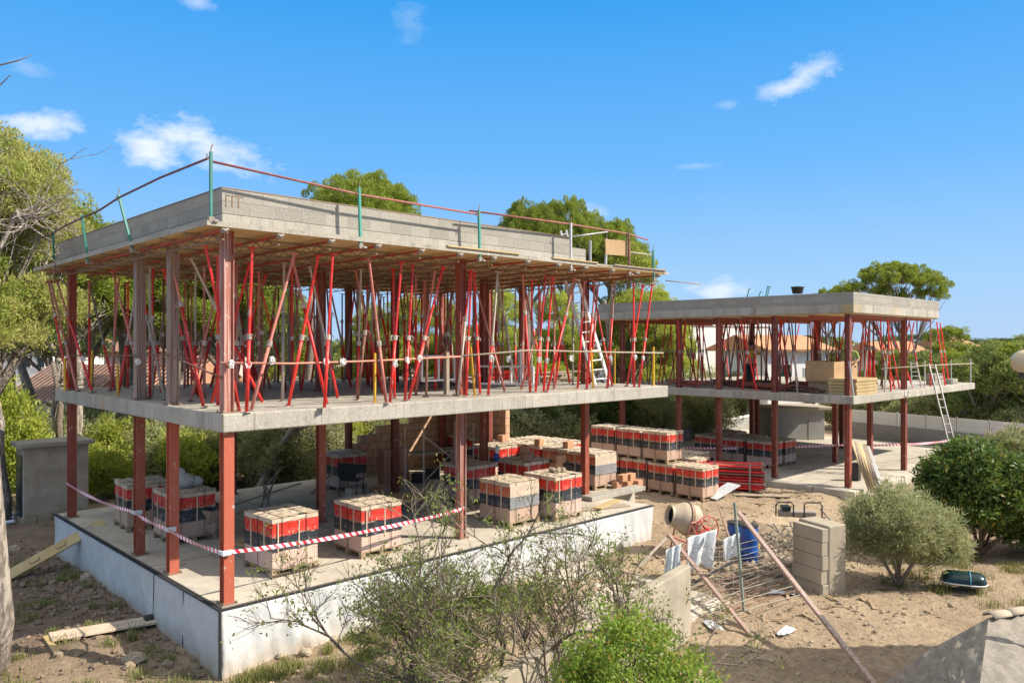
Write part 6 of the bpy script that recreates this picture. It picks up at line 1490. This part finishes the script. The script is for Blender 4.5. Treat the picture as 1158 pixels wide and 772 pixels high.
# bare leaning trunks on the left
def trunk(pts, rs, mat, label, name='bare_tree', limbs=0, seed=0, llen=1.0):
    t = thing(name, label, 'tree trunk', tuple(pts[0])); o = Vector(pts[0]); P = [Vector(p)-o for p in pts]; m = MB(); m.tube(P, rs, 10); m.build('trunk', mat, t, smooth=True)
    if limbs:
        m = MB(); r3 = random.Random(seed)
        def grow(p, d, l, r_, n):
            q = [p]; 
            for k in range(4): d = (d+Vector((r3.gauss(0, .22), r3.gauss(0, .22), r3.gauss(.0, .16)))).normalized(); q.append(q[-1]+d*l/4)
            m.tube(q, [r_*(1-.2*k) for k in range(5)], 5, cap=False)
            if n:
                for k in range(3): grow(q[r3.randrange(1, 5)], (d+Vector((r3.gauss(0, .7), r3.gauss(0, .7), r3.gauss(0, .5)))).normalized(), l*.62, r_*.5, n-1)
        for k in range(limbs):
            p = P[-1].lerp(P[len(P)//2], r3.random()*.8); grow(p, Vector((r3.uniform(-.3, 1), r3.uniform(-.8, .8), r3.uniform(-.4, .5))).normalized(), llen*r3.uniform(.6, 1.1), .035, 3)
        m.build('branch', 'pine_bark_pale', t, smooth=True)
    return t
trunk([on_plane(-14, 772, -1.15)-Vector((0, 0, .3)), at_pt(2, 700, 11.5), at_pt(-3, 640, 11.4), at_pt(-14, 500, 11.2), at_pt(-26, 300, 11.0)], [.22, .17, .155, .14, .12], 'pine_bark_pale', 'grey pine trunk cut by the left edge in the foreground', 'old_pine')
for i, (x0, y0, x1, y1, d, r_) in enumerate([(92, 520, 80, 330, 27, .16), (44, 500, 18, 395, 30, .22), (140, 500, 132, 330, 30, .14), (70, 505, 60, 410, 26, .11), (182, 520, 210, 330, 29, .13), (345, 470, 352, 300, 34, .16), (580, 500, 600, 330, 34, .2), (690, 500, 684, 340, 38, .13)]):
    a = at_pt(x0, y0, d); a.z = -1.1; trunk([a, at_pt((x0*2+x1)/3, y0-30, d), at_pt((x0+x1)/2+4, (y0+y1)/2, d), at_pt(x1, y1, d+.3)], [r_*1.2, r_, r_*.85, r_*.6], 'pine_bark_pale' if i in (1, 0) else 'bark', ['pale bare trunk right of the left house roof', 'thick pale trunk in front of the distant white house', 'trunk between the left columns of the near upper floor', 'dark trunk crossing the dark tiled roof', 'leaning trunk in front of the sunlit tiled roof', 'trunk seen between props left of the paired columns', 'dark leaning trunk behind the aluminium ladder', 'thin trunk at the right end of the near upper floor'][i], limbs=3 if i == 4 else 0, seed=i)
trunk([at_pt(-40, 330, 17), at_pt(-10, 300, 17.2), at_pt(10, 262, 17.4), at_pt(20, 236, 17.5)], [.07, .05, .04, .02], 'pine_bark_pale', 'pale dead branches reaching in from the left edge in front of the dry pine', 'dead_branch', 9, 3, 1.5)
trunk([at_pt(60, 470, 22), at_pt(66, 445, 22), at_pt(70, 425, 22)], [.05, .04, .02], 'pine_bark_pale', 'pale dead twigs beside the left end of the near floor slab', 'dead_branch', 6, 5, .7)
trunk([at_pt(-30, 92, 10), at_pt(0, 74, 10), at_pt(20, 69, 10), at_pt(38, 62, 10)], [.012, .010, .008, .003], 'bark', 'bare twig against the sky at the upper left, upper one', 'twig')
trunk([at_pt(-20, 118, 10), at_pt(0, 97, 10), at_pt(12, 85, 10), at_pt(15, 88, 10)], [.010, .008, .006, .002], 'bark', 'bare twig against the sky at the upper left, lower one', 'twig')
# dead forked tree behind the wheelbarrow
trunk([on_plane(292, 552, 0)+Vector((0, 1.0, -1.0)), at_pt(300, 540, 25), at_pt(320, 500, 25.2), at_pt(338, 475, 25.4)], [.14, .12, .1, .07], 'pale_bark', 'pale leaning trunk of a bare tree behind the ground floor', 'bare_tree', 12, 8, 1.8)
p = on_plane(300, 590, 0); t = thing('branch_pile', 'bundle of forked grey branches standing on the floor behind the front pallet', 'branches', (p.x, p.y, .002)); m = MB(); r3 = random.Random(3)
for k in range(7):
    a = k*.9; m.tube([(math.cos(a)*.35, math.sin(a)*.3, 0.02), (math.cos(a)*.12, math.sin(a)*.1, .35), (r3.uniform(-.15, .25), r3.uniform(-.15, .15), .85), (r3.uniform(-.2, .5), r3.uniform(-.3, .3), 1.25)], [.022, .022, .016, .008], 5)
m.build('branches', 'pale_bark', t, smooth=True)

# ---------------- foreground bare shrub
def twig_shrub(label, base, stems, seed, levels=4, leaf_mat='twig_leaf', l0=1.2, leafn=3, leafs=.075, name='bare_shrub', bend=.18, leafp=.26):
    t = thing(name, label, 'shrub', base); r3 = random.Random(seed); mats = MB(); tips = []
    fine = MB()
    def grow(p, d, l, r_, n):
        q = [p]; K = 5
        for k in range(K): d = (d+Vector((r3.gauss(0, bend), r3.gauss(0, bend), r3.gauss(.02, bend*.8)))).normalized(); q.append(q[-1]+d*l/K)
        (mats if n >= 2 else fine).tube(q, [r_*(1-.11*k) for k in range(K+1)], 6 if n >= 3 else 4 if n == 2 else 3, cap=False)
        if n <= 1:
            tips.append(q[-1]); 
            if r3.random() < .7: tips.append(q[3])
        if n:
            for k in range(4 if n > 1 else 8):
                i = r3.randrange(2, K+1); dd = (q[i]-q[i-1]).normalized(); s = Vector((r3.gauss(0, 1), r3.gauss(0, 1), r3.gauss(.1, .6))).normalized()
                grow(q[i], (dd*1.0+s*.75).normalized(), l*r3.uniform(.5, .74), r_*.55, n-1)
    for d, l in stems: grow(Vector((0, 0, 0)), Vector(d).normalized(), l, .05, levels)
    mats.build('trunk', 'twig_bark', t, smooth=True); fine.build('twigs', 'twig_bark', t)
    C = [tuple(p) for p in tips if r3.random() < leafp]
    link(leaves('leaves', C, .085, leafn, leafs, leafs*.42, leaf_mat, seed, upbias=.5), 'leaves', t)
    return t
def camvec(x, y, z): return (x*RX[0]+y*RX[1], x*LX[0]+y*LX[1], z)
bs = cam_rel(-.25, 9.9, -1.35)
twig_shrub('large bare shrub with thin grey twigs in front of the white base wall', tuple(bs),
           [(camvec(-.85, .1, .9), 1.75), (camvec(-.5, .3, 1.05), 1.85), (camvec(-.1, -.1, 1.0), 1.7), (camvec(.3, .3, .9), 1.65), (camvec(.95, .2, .65), 1.9), (camvec(-.9, .3, .5), 1.15), (camvec(1.1, .5, .5), 1.8)], 41, 4, leafn=8, leafs=.055, leafp=.25)
bs2 = cam_rel(-1.3, 11.4, -1.35)
twig_shrub('second twiggy shrub with tufts of leaves in front of the half hidden pallet', tuple(bs2), [(camvec(-.3, 0, 1), 1.35), (camvec(.3, .2, 1), 1.3), (camvec(-.55, .1, .9), .9), (camvec(.8, .1, .8), 1.2)], 43, 4, leafn=9, leafs=.06, leafp=.3)
# ---------------- green bush
def leaf_bush(name, label, loc, blobs, ncl, per, spread, ll, lw, mat, seed, stems=6, bark='pale_bark', sr=.03, up=.35):
    t = thing(name, label, 'shrub', loc); r3 = random.Random(seed); cl = sample_blobs(blobs, ncl, r3, -.9); m = MB()
    for k in range(stems):
        c = cl[r3.randrange(len(cl))]; a = r3.uniform(0, 6.28); m.tube([(math.cos(a)*.08, math.sin(a)*.08, -.05), (c[0]*.35, c[1]*.35, c[2]*.4), (c[0]*.8, c[1]*.8, c[2]*.85)], [sr, sr*.7, sr*.3], 6)
    for c in cl[::3]: m.tube([(c[0]*.55, c[1]*.55, c[2]*.62), (c[0]*.8, c[1]*.8, c[2]*.84), c[:3]], [.010, .008, .004], 4, cap=False)
    m.build('stems', bark, t, smooth=True); link(leaves('foliage', [c[:3] for c in cl], spread, per, ll, lw, mat, seed, upbias=up), 'foliage', t); return t
leaf_bush('green_bush', 'bright green leafy bush at the bottom middle', tuple(cam_rel(1.22, 8.1, -1.08)), [(0, 0, 1.45, .62, .6, .85), (.4, -.35, 1.1, .6, .55, .8), (-.35, .3, 1.15, .6, .5, .8), (.1, -.05, 2.0, .22, .22, .35), (-.45, .3, 1.8, .18, .18, .25), (.75, -.7, .8, .4, .4, .6)], 520, 60, .14, .06, .028, 'young_leaf', 51)
p = on_plane(1017, 660, -1.3)
leaf_bush('grey_green_shrub', 'rounded grey green shrub with slim leaves right of the block pillar', (p.x, p.y, -1.3), [(-.05, 0, 1.3, .9, .85, .75), (.5, -.45, 1.15, .65, .65, .65), (-.55, .4, 1.35, .55, .55, .6), (.8, -.75, .85, .45, .45, .45), (-.2, .1, 1.95, .3, .3, .3), (-.75, .7, 1.0, .3, .3, .35), (.3, -.2, 1.75, .35, .3, .3)], 560, 70, .19, .13, .018, 'sage_leaf', 52, 9, 'pale_bark', .045, .3)
p = at_pt(1106, 640, 19.8)
leaf_bush('glossy_shrub', 'large dark glossy shrub at the right behind the grey green one', (p.x, p.y, -1.2), [(0, 0, 1.65, 1.25, 1.2, 1.1), (-.65, .6, 1.75, .6, .6, .6), (1.1, -.9, 1.2, 1.1, 1.1, 1.05), (.0, .2, 2.15, .65, .65, .6), (1.9, -1.4, 1.1, .9, .9, .9), (-.5, .4, 2.35, .25, .25, .4)], 620, 64, .25, .16, .055, 'glossy_leaf', 53, 10, 'bark', .05, -.1)
p = at_depth(1150, 23); leaf_bush('olive_bush', 'lighter green bush behind the glossy shrub at the right edge', (p.x, p.y, -1.1), [(0, 0, 1.5, 1.2, 1.2, 1.1)], 260, 60, .24, .13, .04, 'olive_leaf', 54)
# small weeds at the foot of the front wall
def palm(loc, label, n=14, L=.5, seed=1):
    t = thing('weed', label, 'weed', loc); r3 = random.Random(seed); m = MB()
    for k in range(n):
        a = r3.uniform(0, 6.28); l = L*r3.uniform(.6, 1.1); up = r3.uniform(.5, 1.2); w = .018; sd = Vector((-math.sin(a), math.cos(a), 0))*w; o_ = []
        for q in range(5):
            f = q/4; c = Vector((math.cos(a)*l*f, math.sin(a)*l*f, l*up*f*(1-.55*f))); o_ += [c-sd*(1-f), c+sd*(1-f)]
        m.add(o_, [(2*q, 2*q+1, 2*q+3, 2*q+2) for q in range(4)])
    m.build('blades', 'palm_leaf', t)
palm(tuple(on_plane(1000, 660, -1.3)), 'spiky weed at the foot of the grey green shrub', 18, .5, 2)
palm(tuple(on_plane(610, 650, -1.1)), 'spiky weed by the paved ramp', 14, .35, 3)
# grass
def grass(region, n, seed, h=.12, label='short dry grass and weeds on the earth'):
    r = np.random.default_rng(seed); V = np.empty((n, 4, 3)); rr = random.Random(seed)
    for i in range(n):
        x, y = region(rr); z = hz(x, y)-.01; a = rr.uniform(0, 6.28); hh = h*rr.uniform(.4, 1.4); l = rr.uniform(0, .6)*hh; w = .008
        dx, dy = math.cos(a), math.sin(a); V[i, 0] = (x-dy*w, y+dx*w, z); V[i, 1] = (x+dy*w, y-dx*w, z); V[i, 2] = (x+dx*l+dy*w*.3, y+dy*l-dx*w*.3, z+hh); V[i, 3] = (x+dx*l-dy*w*.3, y+dy*l+dx*w*.3, z+hh)
    tag(link(np_mesh('grass', V.reshape(-1, 3), np.arange(n*4).reshape(n, 4), 'grass_blade'), 'grass'), label, 'grass', kind='stuff')
def clumped(cs, s):
    def f(q): c = q.choice(cs); return (q.gauss(c[0], s*c[2]), q.gauss(c[1], s*c[2]))
    return f
r3 = random.Random(77)
cs = []
for _ in range(150):
    u = r3.uniform(-.5, 7); cs.append((u, -.25-abs(r3.gauss(0, .45)), r3.uniform(.3, 1)))
for _ in range(110): cs.append((-r3.uniform(.2, 4.5), r3.uniform(-2, 9), r3.uniform(.4, 1.2)))
for _ in range(40): cs.append((r3.uniform(13, 17), r3.uniform(-8, -5), r3.uniform(.5, 1.2)))
for _ in range(50): cs.append((r3.uniform(-2.5, 1.0), r3.uniform(-2.5, -.3), r3.uniform(.4, 1)))
cs = [c for c in cs if not (c[0] > -.1 and c[1] > -.12)]
def safe(f):
    def g(q):
        while True:
            x, y = f(q)
            if not (-.15 < x < 12.7 and y > -.15) and not (5.7 < x < 9.4 and -3.6 < y): return x, y
    return g
grass(safe(clumped(cs, .12)), 26000, 5)

# ================================================================ SKY, SUN, CAMERA
w = bpy.data.worlds.new('World'); SC.world = w; w.use_nodes = True; t = w.node_tree; t.nodes.clear()
EL = RAD(39); AZ = Vector((.64, -.77, 0)).normalized(); S = Vector((AZ.x*math.cos(EL), AZ.y*math.cos(EL), math.sin(EL)))
sky = N(t, 'ShaderNodeTexSky'); sky.sky_type = 'NISHITA'; sky.sun_disc = False; sky.sun_elevation = EL; sky.sun_rotation = math.atan2(S.x, S.y)
sky.altitude = 50; sky.air_density = 1.0; sky.dust_density = .35; sky.ozone_density = 2.0
tc = N(t, 'ShaderNodeTexCoord').outputs['Generated']
mp = N(t, 'ShaderNodeMapping'); mp.vector_type = 'POINT'; mp.inputs['Rotation'].default_value = (0, 0, -HEAD); lk(t, tc, mp.inputs[0])
sx = N(t, 'ShaderNodeSeparateXYZ'); lk(t, mp.outputs[0], sx.inputs[0])
def M(op, a, b=None, clamp=False):
    n = N(t, 'ShaderNodeMath', operation=op); n.use_clamp = clamp
    for i, v in enumerate((a, b)):
        if v is None: continue
        if isinstance(v, (int, float)): n.inputs[i].default_value = v
        else: lk(t, v, n.inputs[i])
    return n.outputs[0]
az = M('ARCTAN2', sx.outputs[0], sx.outputs[1]); el = M('ARCSINE', sx.outputs[2])
cv = N(t, 'ShaderNodeCombineXYZ'); lk(t, az, cv.inputs[0]); lk(t, el, cv.inputs[1])
n1 = noise(t, 22, cv.outputs[0], 7, .62, stretch=(1, 1.7, 1)); n2 = noise(t, 6, cv.outputs[0], 3, .5)
tot = None
for px, py, rx, ry, rot, amt in [(42, 138, 50, 17, -.06, .95), (170, 168, 46, 26, 0, 1.0), (206, 152, 46, 24, 0, 1.0), (248, 172, 64, 26, .18, .85), (905, 90, 62, 17, -.42, .78), (868, 105, 22, 14, -.5, .4), (812, 327, 36, 18, 0, .85), (465, 26, 26, 24, .9, .22), (224, 4, 22, 12, 0, .45), (662, 243, 30, 18, 0, .4), (787, 188, 34, 5, 0, .22), (30, 78, 26, 12, 0, .22), (822, 119, 14, 7, 0, .25)]:
    a0 = math.atan((px-579)/879); e0 = math.atan(-(py-389)/math.hypot(879, px-579)); k = 879/math.cos(a0)**0
    dx = M('SUBTRACT', az, a0); dy = M('SUBTRACT', el, e0); c_, s_ = math.cos(rot), math.sin(rot)
    u = M('ADD', M('MULTIPLY', dx, c_/(rx/k)), M('MULTIPLY', dy, -s_/(rx/k))); v = M('ADD', M('MULTIPLY', dx, s_/(ry/k)), M('MULTIPLY', dy, c_/(ry/k)))
    r2_ = M('SQRT', M('ADD', M('MULTIPLY', u, u), M('MULTIPLY', v, v)))
    f = M('SUBTRACT', .86, r2_); f = M('ADD', f, M('MULTIPLY', M('SUBTRACT', n1, .5), 2.3)); f = M('MULTIPLY', M('MULTIPLY', f, 1.15, ), amt, False); f = M('MULTIPLY', f, M('LESS_THAN', r2_, 1.8)); f = M('MINIMUM', M('MAXIMUM', f, 0), amt*.88)
    tot = f if tot is None else M('MAXIMUM', tot, f)
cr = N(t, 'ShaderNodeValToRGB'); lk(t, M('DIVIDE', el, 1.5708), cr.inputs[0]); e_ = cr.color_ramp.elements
for pos, c_ in [(0.0, (1.45, 2.05, 2.9)), (1.0, (4.0, 3.8, 3.5)), (.05, (1.15, 2.0, 3.05)), (.14, (.50, 1.55, 3.1)), (.28, (.09, 1.1, 2.8)), (.42, (3.0, 3.1, 3.2))]:  # above the frame the ramp turns near white as added fill light
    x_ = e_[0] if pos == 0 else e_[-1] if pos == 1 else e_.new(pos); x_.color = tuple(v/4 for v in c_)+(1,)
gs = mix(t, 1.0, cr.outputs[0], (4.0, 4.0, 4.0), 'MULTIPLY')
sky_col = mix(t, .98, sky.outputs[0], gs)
cb = mix(t, n2, (3.5, 3.55, 3.7), (2.6, 2.9, 3.4))
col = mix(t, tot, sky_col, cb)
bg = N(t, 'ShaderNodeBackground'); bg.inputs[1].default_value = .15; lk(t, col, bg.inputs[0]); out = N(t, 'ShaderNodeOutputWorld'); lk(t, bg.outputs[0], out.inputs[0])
sl = bpy.data.lights.new('sun', 'SUN'); sl.energy = 3.5; sl.angle = RAD(.55); sl.color = (1, .92, .79); so = bpy.data.objects.new('sun', sl); COL.objects.link(so)
so.rotation_mode = 'QUATERNION'; so.rotation_quaternion = S.to_track_quat('Z', 'Y'); so.location = (0, 0, 30)
cam = bpy.data.cameras.new('camera'); co = bpy.data.objects.new('camera', cam); COL.objects.link(co); SC.camera = co
cam.sensor_width = 36; cam.lens = 36*879/1158; cam.shift_y = 3/1158; cam.clip_end = 3000; cam.clip_start = .1
fwd = Vector((RX[1], LX[1], 0)).normalized(); co.location = CAM; co.rotation_mode = 'QUATERNION'; co.rotation_quaternion = fwd.to_track_quat('-Z', 'Y')
vs_ = SC.view_settings; vs_.view_transform = 'Standard'; vs_.look = 'None'; vs_.exposure = 1.08; vs_.gamma = 1; vs_.use_curve_mapping = False
SC.render.engine = 'CYCLES'
try:
    SC.cycles.max_bounces = 8; SC.cycles.transparent_max_bounces = 4
except Exception: pass
